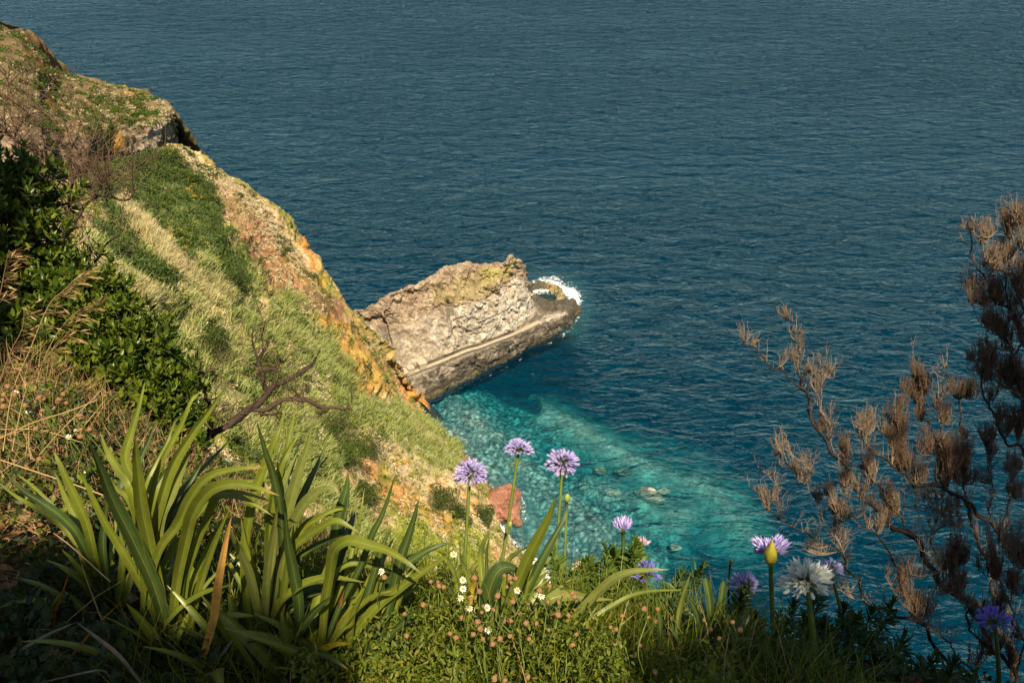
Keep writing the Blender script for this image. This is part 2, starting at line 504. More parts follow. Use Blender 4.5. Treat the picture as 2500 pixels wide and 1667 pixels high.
V = np.concatenate([WV, Vs, cor])
top_ = Vs[:, 1] == Y1; bot_ = Vs[:, 1] == Y0; lf_ = Vs[:, 0] == X0; rt_ = Vs[:, 0] == X1
bi = lambda m_, k_: list(b0 + np.where(m_)[0][np.argsort(Vs[m_][:, k_])])
ng = [bi(bot_, 0) + [c0_ + 1, c0_], bi(rt_, 1) + [c0_ + 2, c0_ + 1], bi(top_, 0)[::-1] + [c0_ + 3, c0_ + 2], bi(lf_, 1)[::-1] + [c0_, c0_ + 3], [c0_ + 3, c0_ + 2, c0_ + 1, c0_]]
F4 = np.concatenate([grid_faces(nr, nc), Fs + b0])
z4 = np.zeros(len(Vs) + 4)

m, nt, out = newmat("sea_water")
tc = nd(nt, "ShaderNodeTexCoord")
def mapped(rz, sx, sy):
    mp = nd(nt, "ShaderNodeMapping"); mp.inputs["Rotation"].default_value = (0, 0, R(rz)); mp.inputs["Scale"].default_value = (sx, sy, 1)
    nt.links.new(tc.outputs["Object"], mp.inputs[0]); return mp.outputs[0]
w1 = noise(nt, .085, 3, .55, mapped(-14, .55, 1.25), .6)    # swell
w2 = noise(nt, .34, 4, .62, mapped(-20, .55, 1.3), .8)      # wind waves
wm = noise(nt, .17, 3, .55, mapped(-17, .5, 1.3), .7)
w3 = noise(nt, 1.3, 3, .6, mapped(-8, .6, 1.3), .6)        # chop
def crest(o, a):
    return mth(nt, 'MULTIPLY', mth(nt, 'ABSOLUTE', mth(nt, 'SUBTRACT', o, .5)), -a)
h = mth(nt, 'ADD', mth(nt, 'MULTIPLY', w1, 5.2), mth(nt, 'ADD', mth(nt, 'ADD', crest(wm, 2.5), mth(nt, 'MULTIPLY', w2, 1.1)), mth(nt, 'ADD', crest(w2, 1.1), mth(nt, 'MULTIPLY', w3, .15))))
bm = nd(nt, "ShaderNodeBump"); bm.inputs["Strength"].default_value = 1.0; bm.inputs["Distance"].default_value = 1.0
cat_ = nd(nt, "ShaderNodeAttribute", attribute_name="calm"); h = mth(nt, 'MULTIPLY', h, cat_.outputs["Fac"]); gst = noise(nt, .0075, 4, .6, mapped(-25, .45, 1.2), .8); h = mth(nt, 'MULTIPLY', h, mth(nt, 'ADD', mth(nt, 'MULTIPLY', gst, 2.0), .12))
nt.links.new(h, bm.inputs["Height"])
fr = nd(nt, "ShaderNodeFresnel"); fr.inputs["IOR"].default_value = 1.34
nt.links.new(bm.outputs[0], fr.inputs["Normal"])
gl = nd(nt, "ShaderNodeBsdfGlossy"); gl.inputs["Roughness"].default_value = .08
gl.inputs["Color"].default_value = (.50, .78, .92, 1)
nt.links.new(bm.outputs[0], gl.inputs["Normal"])
tr = nd(nt, "ShaderNodeBsdfTransparent"); tr.inputs["Color"].default_value = (.93, 1, .99, 1)
df = nd(nt, "ShaderNodeBsdfDiffuse"); nt.links.new(bm.outputs[0], df.inputs["Normal"])
df.inputs["Color"].default_value = (.0030, .030, .052, 1)
aat = nd(nt, "ShaderNodeAttribute", attribute_name="aer")
dcol = mixc(nt, aat.outputs["Fac"], (.0004, .023, .052), (.05, .18, .19))
nt.links.new(dcol, df.inputs["Color"])
mx0 = nd(nt, "ShaderNodeMixShader")
nt.links.new(mth(nt, 'ADD', mth(nt, 'MULTIPLY', aat.outputs["Fac"], .4), .36, clamp=True), mx0.inputs[0])
nt.links.new(tr.outputs[0], mx0.inputs[1]); nt.links.new(df.outputs[0], mx0.inputs[2])
mx1 = nd(nt, "ShaderNodeMixShader"); nt.links.new(mth(nt, 'MULTIPLY', mth(nt, 'SUBTRACT', fr.outputs[0], .034), 1.3, clamp=True), mx1.inputs[0])
nt.links.new(mx0.outputs[0], mx1.inputs[1]); nt.links.new(gl.outputs[0], mx1.inputs[2])
fo = nd(nt, "ShaderNodeBsdfDiffuse"); fo.inputs["Color"].default_value = (.82, .84, .84, 1)
fat = nd(nt, "ShaderNodeAttribute", attribute_name="foam")
fn = noise(nt, .8, 6, .75, tc.outputs["Object"], 1.2)
thr = mth(nt, 'ADD', mth(nt, 'SUBTRACT', fat.outputs["Fac"], .80), mth(nt, 'MULTIPLY', mth(nt, 'SUBTRACT', fn, .5), mth(nt, 'MULTIPLY', mth(nt, 'MINIMUM', fat.outputs["Fac"], .5), 6.0)))
fn2 = noise(nt, .16, 3, .6, tc.outputs["Object"], 1.0)
thr = mth(nt, 'ADD', thr, mth(nt, 'MULTIPLY', mth(nt, 'SUBTRACT', fn2, .55), 1.6))
ff = ramp(nt, thr, [(0.0, (0, 0, 0)), (.35, (1, 1, 1))])
# tiny far whitecaps
wc = noise(nt, .11, 2, .5, mapped(-14, .5, 1.4)); wc2 = noise(nt, .9, 3, .6, mapped(-14, .6, 1.4))
cap = ramp(nt, mth(nt, 'MULTIPLY', wc, wc2), [(.545, (0, 0, 0)), (.57, (.8, .8, .8))])
ffm = mth(nt, 'MAXIMUM', ff, cap, clamp=True)
mx2 = nd(nt, "ShaderNodeMixShader"); nt.links.new(ffm, mx2.inputs[0])
nt.links.new(mx1.outputs[0], mx2.inputs[1]); nt.links.new(fo.outputs[0], mx2.inputs[2])
nt.links.new(mx2.outputs[0], out.inputs["Surface"])
va = nd(nt, "ShaderNodeVolumeAbsorption"); va.inputs["Color"].default_value = (.0, .80, .86, 1)
va.inputs["Density"].default_value = .18
nt.links.new(va.outputs[0], out.inputs["Volume"])
try: m.cycles.homogeneous_volume = True
except Exception: pass
M['sea'] = m
sea = bpy.data.objects.new("sea", mesh("sea", V, [F4] + [np.array([g]) for g in ng], m, {"foam": np.concatenate([foam, z4]), "aer": np.concatenate([aer, z4]), "calm": np.concatenate([calm, z4 + 1])}))
COL.objects.link(sea); ORG['sea'] = np.zeros(3)
tag(sea, "deep blue rippled sea turning turquoise over the shallows", "sea", kind="structure")

# ---- seabed
bxs = np.linspace(-60, 150, 440); bys = np.linspace(105, 345, 500)
gx, gy = np.meshgrid(bxs, bys)
B = np.stack([gx.ravel(), gy.ravel(), np.zeros(gx.size)], 1)
px, py, _ = proj(B)
dsh = pl_dist(B[:, 0], B[:, 1], SHORE)
nz = fbm(B, 14, 4, 5)
wob = 40 * fbm(B, 16, 4, 8) + 22 * fbm(B, 4.5, 3, 18)
wx, wy = px + wob, py + .6 * wob
def bnd(pts, w): return np.clip(1 - pl_dist(wx, wy, pts) / w, 0, 1)
sandy = np.maximum.reduce([bnd([(1220, 965), (1330, 985)], 70) * .6, bnd([(1330, 990), (1420, 1040), (1500, 1085), (1580, 1110)], 95) * .95,
                           bnd([(1540, 1110), (1660, 1140), (1760, 1200), (1820, 1270)], 135) * .8, bnd([(1480, 1190), (1600, 1230), (1700, 1250)], 130) * .85])
cob = np.maximum.reduce([bnd([(1110, 1000), (1180, 1080), (1230, 1170), (1290, 1260), (1370, 1350), (1500, 1400)], 150),
                         bnd([(1250, 1120), (1380, 1230), (1480, 1310)], 170) * .9, bnd([(1130, 1010), (1240, 1060)], 90) * .7])
far_bank = bnd([(1500, 1400), (1750, 1480), (2050, 1560)], 220) * .35
s_ = lambda t: t * t * (3 - 2 * t)
depth = 9 - 6.2 * np.clip(sandy * 1.15, 0, 1) ** 1.15
depth = np.minimum(depth, 9 - 6.6 * np.clip(cob * 1.3, 0, 1) ** 1.1)
depth = np.minimum(depth, 9 - 4 * s_(far_bank * 2))
depth = np.minimum(depth, 1.0 + dsh * .25 + 4 * np.clip((1030 - py) / 70, 0, 1))
depth = depth + 1.3 * nz * np.clip(depth / 8, .2, 1)
st = np.clip(cob * 1.6 + .5 * sandy * (fbm(B, 5, 3, 88) > .0) + .25 * (dsh < 35), 0, 1) * np.clip((8.6 - depth) / 2.5, 0, 1)
Bw = B + .9 * np.stack([fbm(B, 3, 3, 61), fbm(B, 3, 3, 62), 0 * B[:, 0]], 1)
f1, f2, cid = voro(Bw / 2.4, 3); j1, j2, jd = voro(Bw / 1.25 + 9, 13)
mixs = fbm(B, 6, 3, 77) > .1
f1, f2, cid = np.where(mixs, j1, f1), np.where(mixs, j2, f2), np.where(mixs, jd, cid)
g1, g2, gid = voro(B / 5.2 + 40, 9)
bump = np.clip(f2 - f1, 0, .5) * 2 * .9 + np.clip(g2 - g1, 0, .5) * 1.3 * (gid > .6)
B[:, 2] = -np.maximum(depth, .9) + bump * st
gapc = np.clip((f2 - f1) * 3.2, 0, 1)
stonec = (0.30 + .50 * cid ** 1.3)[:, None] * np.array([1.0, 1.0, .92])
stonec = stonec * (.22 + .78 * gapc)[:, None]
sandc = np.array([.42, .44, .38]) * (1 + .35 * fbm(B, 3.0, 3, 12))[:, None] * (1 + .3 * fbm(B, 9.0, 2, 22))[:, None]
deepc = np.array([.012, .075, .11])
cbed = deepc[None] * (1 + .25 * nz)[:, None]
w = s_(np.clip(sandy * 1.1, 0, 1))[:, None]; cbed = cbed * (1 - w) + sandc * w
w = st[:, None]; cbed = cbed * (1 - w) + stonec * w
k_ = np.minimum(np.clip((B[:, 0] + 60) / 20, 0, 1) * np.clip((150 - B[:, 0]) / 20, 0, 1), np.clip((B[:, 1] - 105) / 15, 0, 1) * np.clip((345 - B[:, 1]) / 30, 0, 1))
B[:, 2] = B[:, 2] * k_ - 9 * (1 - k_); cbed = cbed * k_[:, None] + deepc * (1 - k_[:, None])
Vs2, Fs2, _ = surround(bxs[0], bxs[-1], bys[0], bys[-1], -9.0)
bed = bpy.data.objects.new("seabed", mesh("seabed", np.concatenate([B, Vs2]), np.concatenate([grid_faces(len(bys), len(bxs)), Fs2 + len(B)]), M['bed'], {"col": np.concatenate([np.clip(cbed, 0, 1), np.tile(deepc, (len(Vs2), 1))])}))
COL.objects.link(bed); tag(bed, "pale boulder strewn seabed showing through clear shallow water", "seabed", kind="structure")

# ---- big boulders under and at the surface
def blob(c, r, sq=(1, 1, .7), s=0, amp=.25, n=40, rot=0.0):
    th, ph = np.meshgrid(np.linspace(0, 2 * math.pi, n, endpoint=False), np.linspace(0.02, math.pi - .02, n // 2))
    D = np.stack([np.sin(ph) * np.cos(th), np.sin(ph) * np.sin(th), np.cos(ph)], -1).reshape(-1, 3)
    rr = 1 + amp * fbm(D + s * 3.1, .9, 4, s) - amp * .5 * np.abs(fbm(D + s, .35, 2, s + 3))
    V = D * rr[:, None] * np.array(sq) * r
    ca, sa = math.cos(rot), math.sin(rot)
    V = np.stack([V[:, 0] * ca - V[:, 1] * sa, V[:, 0] * sa + V[:, 1] * ca, V[:, 2]], 1)
    i = np.arange(n * (n // 2)).reshape(n // 2, n); j = np.roll(i, -1, 1)
    F = np.stack([i[:-1].ravel(), i[1:].ravel(), j[1:].ravel(), j[:-1].ravel()], 1)
    return V + c, [F, ], D
def boulder(px_, py_, z, r, sq, col, label, s, rot=0., group=None, name="boulder", cat="boulder", mat='cliff', top=None):
    c = PZ(px_, py_, z)
    V, F, D = blob(c, r, sq, s, rot=rot, amp=.36 if r > 6 else .25, n=90 if r > 6 else 40)
    k = np.array(col)[None] * (1 + .35 * fbm(V, r * .4, 4, s))[:, None]
    if top is not None:
        w = np.clip(1 - (V[:, 2] - z - top[0]) / top[1], 0, 1)[:, None]; k = k * (1 - w) + np.array(top[2]) * w
    o = obj(name, V, F, M[mat], attrs={"col": np.clip(k, 0, 1)})
    return tag(o, label, cat, group)
boulder(1590, 1212, -2.2, 4.6, (1.25, .6, .5), (.42, .42, .33), "large long pale boulder lying under the turquoise water", 3, -.5, "submerged boulders")
boulder(1620, 1198, -1.8, 2.2, (1.1, .8, .5), (.5, .5, .42), "small pale boulder touching the far right end of the long submerged boulder", 5, 0, "submerged boulders")
boulder(1499, 1203, -1.9, 2.1, (1.2, .7, .5), (.5, .5, .42), "pale oval submerged boulder just left of the long submerged boulder", 7, 0, "submerged boulders")
boulder(1466, 1148, -2.5, 2.2, (1.3, .7, .5), (.42, .40, .28), "brownish submerged boulder right of the tallest purple flower head", 9, 0, "submerged boulders")
boulder(1521, 1152, -3.0, 2.2, (1.3, .7, .5), (.36, .34, .24), "darker brown submerged boulder, farther right of the two beside the purple flower", 11, 0, "submerged boulders")
boulder(1425, 1186, -2.8, 1.9, (1.2, .8, .5), (.42, .42, .34), "grey submerged boulder near the green flower bud", 13, 0, "submerged boulders")
boulder(1650, 1335, -2.0, 1.7, (1.2, .8, .5), (.5, .5, .42), "small pale submerged boulder in the darker teal water above the shrubs", 15, 0, "submerged boulders")
boulder(1258, 1132, -1.5, 2.4, (1.2, .6, .5), (.36, .33, .2), "yellowish submerged boulder beside the stem of the middle purple flower", 17, .4, "submerged boulders")

# ================================================================== TERRAIN
def loft_px(rows, nr, nc):
    A = np.array([[(p[0], p[1], p[2]) for p in r] for r in rows], float)
    W = PZ(A[..., 0], A[..., 1], A[..., 2])
    return A, W
def upsample(W, nr, nc):
    U = cr(W, nr)
    return cr(U.transpose(1, 0, 2), nc).transpose(1, 0, 2)
def grid_normals(G):
    du = np.gradient(G, axis=0); dv = np.gradient(G, axis=1)
    return norm(np.cross(dv, du))

hill_rows = [
    [(432, 362, 90), (355, 384, 97), (262, 415, 106), (150, 450, 120), (-80, 480, 142)],
    [(500, 412, 85), (420, 455, 94), (320, 500, 106), (190, 550, 122), (-80, 600, 146)],
    [(602, 472, 78), (515, 540, 89), (405, 620, 104), (250, 690, 124), (-80, 760, 152)],
    [(662, 540, 72), (560, 620, 86), (440, 700, 102), (270, 770, 124), (-80, 850, 155)],
    [(702, 600, 67), (605, 690, 82), (485, 775, 99), (300, 850, 124), (-80, 930, 158)],
    [(762, 672, 62), (660, 765, 78), (530, 855, 97), (340, 940, 124), (-80, 1010, 160)],
    [(826, 762, 52), (728, 850, 70), (592, 940, 92), (400, 1040, 124), (0, 1130, 164)],
    [(902, 842, 38), (800, 930, 60), (672, 1020, 85), (480, 1130, 118), (50, 1250, 168)],
    [(952, 908, 22), (850, 1000, 50), (722, 1095, 78), (540, 1210, 115), (150, 1370, 170)],
    [(1000, 975, 5), (895, 1065, 40), (775, 1155, 72), (600, 1270, 112), (250, 1470, 172)],
    [(1062, 1031, -.5), (952, 1130, 35), (832, 1225, 68), (680, 1350, 110), (350, 1580, 174)],
    [(1132, 1105, -.5), (1015, 1202, 32), (892, 1300, 66), (760, 1430, 108), (450, 1700, 176)],
    [(1205, 1200, -.5), (1092, 1275, 30), (972, 1365, 64), (850, 1500, 106), (600, 1800, 178)],
    [(1225, 1285, -.5), (1125, 1345, 30), (1010, 1430, 63), (895, 1560, 105), (680, 1850, 178)],
    [(1267, 1337, -.5), (1162, 1402, 30), (1050, 1485, 62), (940, 1610, 104), (750, 1900, 178)],
    [(1400, 1485, -.5), (1290, 1560, 30), (1180, 1655, 60), (1080, 1790, 100), (950, 2100, 176)],
    [(1700, 1720, -.5), (1600, 1800, 30), (1500, 1900, 60), (1400, 2050, 100), (1300, 2500, 170)],
]
A, W = loft_px(hill_rows, 0, 0)
n_r = len(W)
# the hidden seaward side: from the brow down into the water
back = []
for k in range(n_r):
    s = W[k, 0]
    if s[2] > 3:
        dirn = norm(np.array([.75, .66, 0]))
        b1 = s + dirn * (4 + s[2] * .10) + [0, 0, -s[2] * .22]
        b2 = s + dirn * (9 + s[2] * .30) + [0, 0, -s[2] - 6]
    else:
        dirn = norm(np.array([.8, .3, 0]))
        b1 = s + dirn * 3 + [0, 0, -2.0]; b2 = s + dirn * 14 + [0, 0, -10.0]
    back.append([b2, b1])
W = np.concatenate([np.array(back), W], 1)
NR, NC = 560, 460
G = upsample(W, NR, NC)
cc = np.linspace(0, W.shape[1] - 1, NC)[None, :].repeat(NR, 0)     # column coordinate: 2 = silhouette
N = grid_normals(G)
if N[..., 2].mean() < 0: N = -N
Gf, Nf = G.reshape(-1, 3), N.reshape(-1, 3)
edge = np.clip(np.abs(cc.ravel() - 2) / .5, .4, 1)
rocky0 = 0
d_ = 2.6 * fbm(Gf, 26, 3, 1) + 1.5 * ridged(Gf, 11, 4, 4) + .75 * fbm(Gf, 3.6, 4, 6) + .9 * ridged(Gf * np.array([1, 1, 1.8]), 3.2, 4, 9) * np.clip((3.4 - cc.ravel()) / .8, 0, 1)
near_shore = np.clip(Gf[:, 2] / 6, .12, 1)
f1, f2, cid = voro(Gf / np.array([2.6, 2.6, 2.0]), 2)
Gd = Gf + Nf * (d_ * edge * near_shore * .8 + (cid - .5) * .4 * np.clip(near_shore, .4, 1))[:, None]
px, py, dep = proj(Gd)
def pb(pts, w, soft=.5):
    d = pl_dist(px + 14 * w1n, py + 14 * w2n, pts)
    return np.clip((1 - d / w) / soft, 0, 1)
w1n, w2n = fbm(Gd, 6, 4, 31), fbm(Gd, 6, 4, 41)
n1, n2, n3 = fbm(Gd, 4, 4, 51), fbm(Gd, 1.6, 3, 61), fbm(Gd, 12, 3, 71)
col = np.zeros((len(Gd), 3))
HB = 1.2
def lay(c, w):
    global col
    w = np.clip(w, 0, 1)[:, None]; col = col * (1 - w) + np.array(c) * w
lay((.27, .19, .075), np.ones(len(Gd)))
lay((.19, .19, .04), np.clip(n3 * 1.6, 0, 1))
lay((.34, .25, .15), np.clip(n1 * 1.6, 0, 1) * .8)
lay((.13, .15, .025), np.clip(n2 * 2 + n3, 0, 1) * .7)
red = np.maximum.reduce([pb([(640, 560), (680, 640), (720, 700)], 55) * .9, pb([(610, 590), (650, 640), (690, 700)], 30), pb([(845, 950), (900, 985)], 42) * 1.0, pb([(430, 640), (470, 700)], 1)])
lay((.27, .115, .06), red * (.7 + .3 * n2))
lay((.33, .07, .035), pb([(820, 955), (880, 970)], 26) * .8)
org = np.maximum.reduce([pb([(790, 790), (860, 870), (905, 930)], 52), pb([(740, 590), (790, 690)], 22) * .8, pb([(960, 930), (1040, 1010), (1120, 1090)], 22) * .9, pb([(890, 1110), (1000, 1230), (1100, 1300)], 40) * .6, pb([(1060, 1180), (1170, 1250)], 26) * .7, pb([(1150, 1290), (1190, 1350)], 30) * .8])
lay((.46, .20, .05), org * np.clip(.65 + .6 * n1, 0, 1))
yg = np.maximum.reduce([pb([(830, 810), (890, 880), (930, 950)], 28) * .9, pb([(700, 640), (780, 700)], 26) * .6, pb([(1000, 1300), (1080, 1340), (1170, 1300), (1130, 1380)], 60), pb([(1160, 1290), (1180, 1330)], 20)])
lay((.25, .23, .05), yg * np.clip(.5 + .9 * n1, 0, 1) * .75)
pale = np.maximum.reduce([pb([(940, 960), (1010, 1030), (1090, 1100), (1160, 1180), (1215, 1290)], 34) * .7, pb([(700, 1200), (800, 1260), (900, 1330)], 60) * .6, pb([(470, 385), (560, 450), (640, 520), (700, 600), (740, 640)], 26) * .8, pb([(920, 1090), (1010, 1150), (1110, 1210), (1190, 1290), (1240, 1340)], 50) * .8, pb([(640, 740), (720, 800)], 30) * .5])
lay((.50, .37, .23), pale * np.clip(.5 + 1.2 * n2, 0, 1))
brn = np.maximum.reduce([pb([(740, 735), (800, 745), (826, 760)], 26), pb([(550, 470), (620, 560), (650, 620)], 44) * .6])
lay((.17, .095, .055), brn * .8)
# vegetation masks used for scatter and for the ground tone beneath
m_reed = np.maximum.reduce([pb([(235, 640), (330, 680), (430, 750), (500, 840), (560, 930), (640, 1020)], 92), pb([(800, 975), (900, 1010), (990, 1050), (1080, 1110)], 62),
                            pb([(700, 770), (760, 830), (800, 900), (830, 960)], 66), pb([(560, 960), (650, 1060), (760, 1110)], 100) * .9, pb([(520, 690), (600, 760), (640, 840), (700, 920)], 42) * .8,
                            pb([(500, 660), (560, 690), (600, 690)], 50) * .8, pb([(760, 1180), (840, 1260), (900, 1330)], 60) * .7])
m_dry = np.maximum(pb([(300, 500), (360, 560), (400, 620), (450, 670), (520, 720)], 26), pb([(230, 650), (300, 700), (380, 740)], 26) * .8)
m_green = np.maximum.reduce([pb([(310, 395), (400, 400), (470, 450), (510, 520)], 46), pb([(330, 470), (430, 520), (510, 600), (560, 660)], 70), pb([(260, 560), (330, 640), (400, 690), (470, 740)], 44), pb([(480, 560), (540, 680), (580, 720)], 40),
                             pb([(240, 420), (300, 520)], 60) * .8])
m_dark = np.maximum.reduce([pb([(260, 570), (330, 650), (410, 700)], 36), pb([(320, 385), (440, 420), (500, 470)], 34), pb([(545, 640), (590, 700)], 26), pb([(500, 800), (530, 860)], 26), pb([(660, 940), (610, 890)], 24), pb([(830, 1000), (860, 1060), (900, 1110)], 16) * .0])
m_lime = pb([(1000, 1310), (1070, 1360), (1150, 1330)], 62) * .9
m_succ = np.maximum.reduce([pb([(432, 368), (500, 415), (600, 475), (655, 540), (700, 600)], 40), pb([(640, 560), (700, 660), (760, 740)], 60) * .3, pb([(880, 1080), (960, 1110), (1060, 1160), (1180, 1270)], 50) * .7, pb([(400, 650), (470, 740), (530, 790), (570, 860)], 26) * .9,
                            pb([(580, 720), (650, 780)], 36) * .9, pb([(730, 910), (800, 960)], 40) * .8, pb([(1000, 1230), (1120, 1330)], 50) * .4])
m_yel = np.maximum.reduce([pb([(415, 370), (425, 378)], 14), pb([(450, 430), (470, 470)], 22) * .8, pb([(430, 560), (470, 600), (520, 640)], 26) * .7, pb([(960, 1110), (985, 1130)], 22) * .9, pb([(1010, 1210), (1030, 1250)], 18) * .6])
lay((.17, .18, .07), m_reed * .85); lay((.06, .085, .02), m_green * .8); lay((.035, .055, .014), m_dark * .9); lay((.22, .25, .03), m_lime * .9)
wet = np.clip(1 - Gd[:, 2] / 2.0, 0, 1)
lay((.09, .065, .045), wet * .85)
keep = Gd[:, 2] > -30
hill = obj("hillside", Gd, grid_faces(NR, NC)[:, ::-1], M['soil'], attrs={"col": np.clip(col * HB, 0.01, .8)}, loc=[0, 0, 0])
tag(hill, "steep rust and green coastal slope falling to the sea", "hillside", kind="structure")
HG, HNrm = Gd.copy(), Nf.copy()
HM = dict(reed=m_reed * (1 - m_dark), dry=m_dry, green=m_green, dark=m_dark, lime=m_lime, succ=m_succ, yel=m_yel, front=(cc.ravel() > 1.9), px=px.copy(), py=py.copy(), dep=dep.copy())

# ---- far headland, top left
head_rows = [
    [(-90, 48, 125), (-90, 150, 118), (-90, 300, 112), (-90, 480, 105)],
    [(0, 68, 118), (0, 170, 113), (0, 310, 108), (0, 480, 101)],
    [(60, 88, 112), (70, 190, 108), (80, 320, 104), (70, 480, 97)],
    [(100, 118, 103), (110, 212, 101), (120, 325, 98), (110, 470, 92)],
    [(130, 172, 95), (150, 240, 94), (160, 330, 93), (150, 460, 86)],
    [(225, 203, 89), (215, 255, 89), (215, 328, 88), (205, 450, 77)],
    [(300, 221, 86), (280, 265, 86), (262, 322, 84), (250, 440, 70)],
    [(350, 232, 85), (325, 270, 85), (300, 318, 83), (295, 425, 68)],
    [(385, 247, 84), (365, 275, 84), (345, 312, 82), (345, 412, 66)],
    [(408, 262, 83.5), (398, 280, 83), (385, 304, 81), (390, 400, 64)],
    [(417, 278, 82), (414, 288, 81), (411, 300, 79.5), (424, 395, 62)],
    [(417, 292, 77), (420, 310, 74), (424, 335, 68), (438, 395, 52)],
    [(410, 300, 68), (414, 325, 60), (424, 350, 50), (440, 400, 36)],
]
A, W = loft_px(head_rows, 0, 0)
back = []
for k in range(len(W)):
    s = W[k, 0]; dirn = norm(np.array([.35, 1., 0]))
    back.append([s + dirn * 40 + [0, 0, -s[2] - 6], s + dirn * 8 + [0, 0, -12]])
W = np.concatenate([np.array(back), W], 1)
NR2, NC2 = 330, 300
G = upsample(W, NR2, NC2); N = grid_normals(G)
if N[..., 2].mean() < 0: N = -N
cc = np.linspace(0, W.shape[1] - 1, NC2)[None, :].repeat(NR2, 0).ravel()
Gf, Nf = G.reshape(-1, 3), N.reshape(-1, 3)
edge = np.clip(np.abs(cc - 2) / .4, .25, 1)
face = np.clip((cc - 3.7) / .4, 0, 1)
f1, f2, cid = voro(Gf / np.array([4., 4., 5.5]), 21)
d_ = 2.2 * fbm(Gf, 24, 3, 81) + 1.3 * ridged(Gf * np.array([1, 1, .5]), 8, 4, 84) + .6 * fbm(Gf, 3, 4, 86) + face * (cid - .5) * 3.0
Gd = Gf + Nf * (d_ * edge * .8)[:, None]
px, py, dep = proj(Gd); w1n, w2n = fbm(Gd, 7, 4, 31), fbm(Gd, 7, 4, 41)
n1, n2, n3 = fbm(Gd, 4, 4, 52), fbm(Gd, 1.8, 3, 62), fbm(Gd, 12, 3, 72)
col = np.zeros((len(Gd), 3))
lay((.19, .14, .07), np.ones(len(Gd)))
lay((.10, .10, .028), np.clip(n1 + n3 + .25, 0, 1) * .8)
lay((.40, .29, .20), face * .95 * np.clip(.6 + n2, 0, 1))
lay((.60, .48, .36), face * np.clip(cid * 2.2 - 1.2 + n1 * .4, 0, 1) * (px > 290))
lay((.10, .075, .05), face * np.clip(.25 - f1 * .1 + n1, 0, 1) * .7)
lay((.24, .10, .045), pb([(60, 100), (100, 140), (130, 190)], 26) * .8)
lay((.26, .17, .10), pb([(140, 330), (175, 300), (200, 360)], 36) * .8)
lay((.38, .20, .05), pb([(120, 240), (140, 260)], 14) * .6); lay((.36, .19, .04), np.maximum(pb([(300, 215), (330, 225)], 9), pb([(270, 330), (290, 350)], 22)) * .8)
lay((.13, .07, .045), pb([(240, 400), (300, 410)], 30) * .8)
headland = obj("headland", Gd, grid_faces(NR2, NC2)[:, ::-1], M['cliff'], attrs={"col": np.clip(col * .8, 0.01, 1)}, loc=[0, 0, 0])  # whole headland darkened in colour to stand in for shade at upper left
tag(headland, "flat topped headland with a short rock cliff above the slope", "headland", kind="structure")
LG, LN = Gd, Nf
LM = dict(px=px, py=py, dep=dep, front=(cc > 2) & (cc < 4.0), all=(cc > 2), n=n1, n3=n3)

# ---- rock promontory
st_rows = [
    [(770, 778, 26), (785, 790, 22), (800, 805, 18), (830, 900, 10), (850, 940, 9), (900, 1010, -2)],
    [(830, 769, 31), (850, 785, 29), (870, 800, 26), (900, 935, 12), (912, 948, 11), (958, 1005, -2)],
    [(870, 757, 33), (888, 775, 31), (904, 797, 27), (926, 930, 11.5), (938, 944, 10.5), (980, 1002, -2)],
    [(905, 750, 34), (925, 768, 32), (937, 793, 28), (952, 922, 11.5), (964, 935, 10.5), (1005, 996, -2)],
    [(935, 728, 37), (950, 752, 34), (972, 790, 29), (992, 906, 12), (1003, 918, 11), (1040, 988, -2)],
    [(985, 706, 38), (1000, 738, 34), (1015, 785, 29), (1040, 888, 12.5), (1050, 900, 11.5), (1078, 974, -2)],
    [(1030, 690, 39), (1050, 725, 35), (1065, 765, 30), (1087, 870, 13), (1097, 881, 12), (1122, 952, -2)],
    [(1062, 668, 40), (1085, 710, 36), (1105, 752, 31), (1133, 851, 13), (1143, 862, 12), (1168, 926, -2)],
    [(1092, 654, 40.5), (1115, 700, 36), (1140, 745, 30.5), (1165, 842, 13), (1175, 853, 12), (1202, 908, -2)],
    [(1132, 643, 41), (1150, 690, 36.5), (1175, 738, 30), (1197, 830, 12.5), (1207, 840, 11.5), (1238, 891, -2)],
    [(1180, 646, 40), (1203, 685, 36), (1225, 715, 30), (1240, 814, 12), (1250, 824, 11), (1287, 861, -2)],
    [(1222, 643, 40), (1236, 665, 36), (1246, 692, 30.5), (1262, 803, 11), (1274, 813, 10), (1310, 850, -2)],
    [(1246, 636, 40), (1256, 650, 36), (1264, 680, 30.5), (1284, 790, 9.5), (1300, 802, 8.5), (1336, 838, -2)],
    [(1266, 640, 36), (1272, 662, 31), (1281, 700, 23), (1304, 775, 7.5), (1336, 786, 7), (1368, 818, -2)],
    [(1276, 675, 22), (1282, 692, 16), (1290, 715, 9), (1318, 752, 5.5), (1376, 765, 6), (1397, 795, -2)],
    [(1282, 700, 5), (1288, 710, 4), (1296, 722, 3), (1330, 742, 4), (1390, 748, 4.5), (1408, 765, -2)],
    [(1286, 708, -2), (1292, 716, -2), (1310, 735, -1), (1345, 738, -1), (1388, 735, -1.5), (1400, 742, -2)],
]
A, W = loft_px(st_rows, 0, 0)
back = []
for k in range(len(W)):
    s = W[k, 0]; h_ = max(s[2], 0)
    dirn = norm(np.array([-.25, 1., 0]))
    back.append([s + dirn * (4 + h_ * .35) + [0, 0, -h_ - 3], s + dirn * (1 + h_ * .14) + [0, 0, -h_ * .45]])
W = np.concatenate([np.array(back), W], 1)
NR3, NC3 = 620, 380
G = upsample(W, NR3, NC3); N = grid_normals(G)
if N[..., 2].mean() < 0: N = -N
rr = np.linspace(0, 1, NR3)[:, None].repeat(NC3, 1).ravel()
cc = np.linspace(0, W.shape[1] - 1, NC3)[None, :].repeat(NR3, 0).ravel()     # 2 ridge 3 mid 4 brow 5 foot 6 outer 7 water
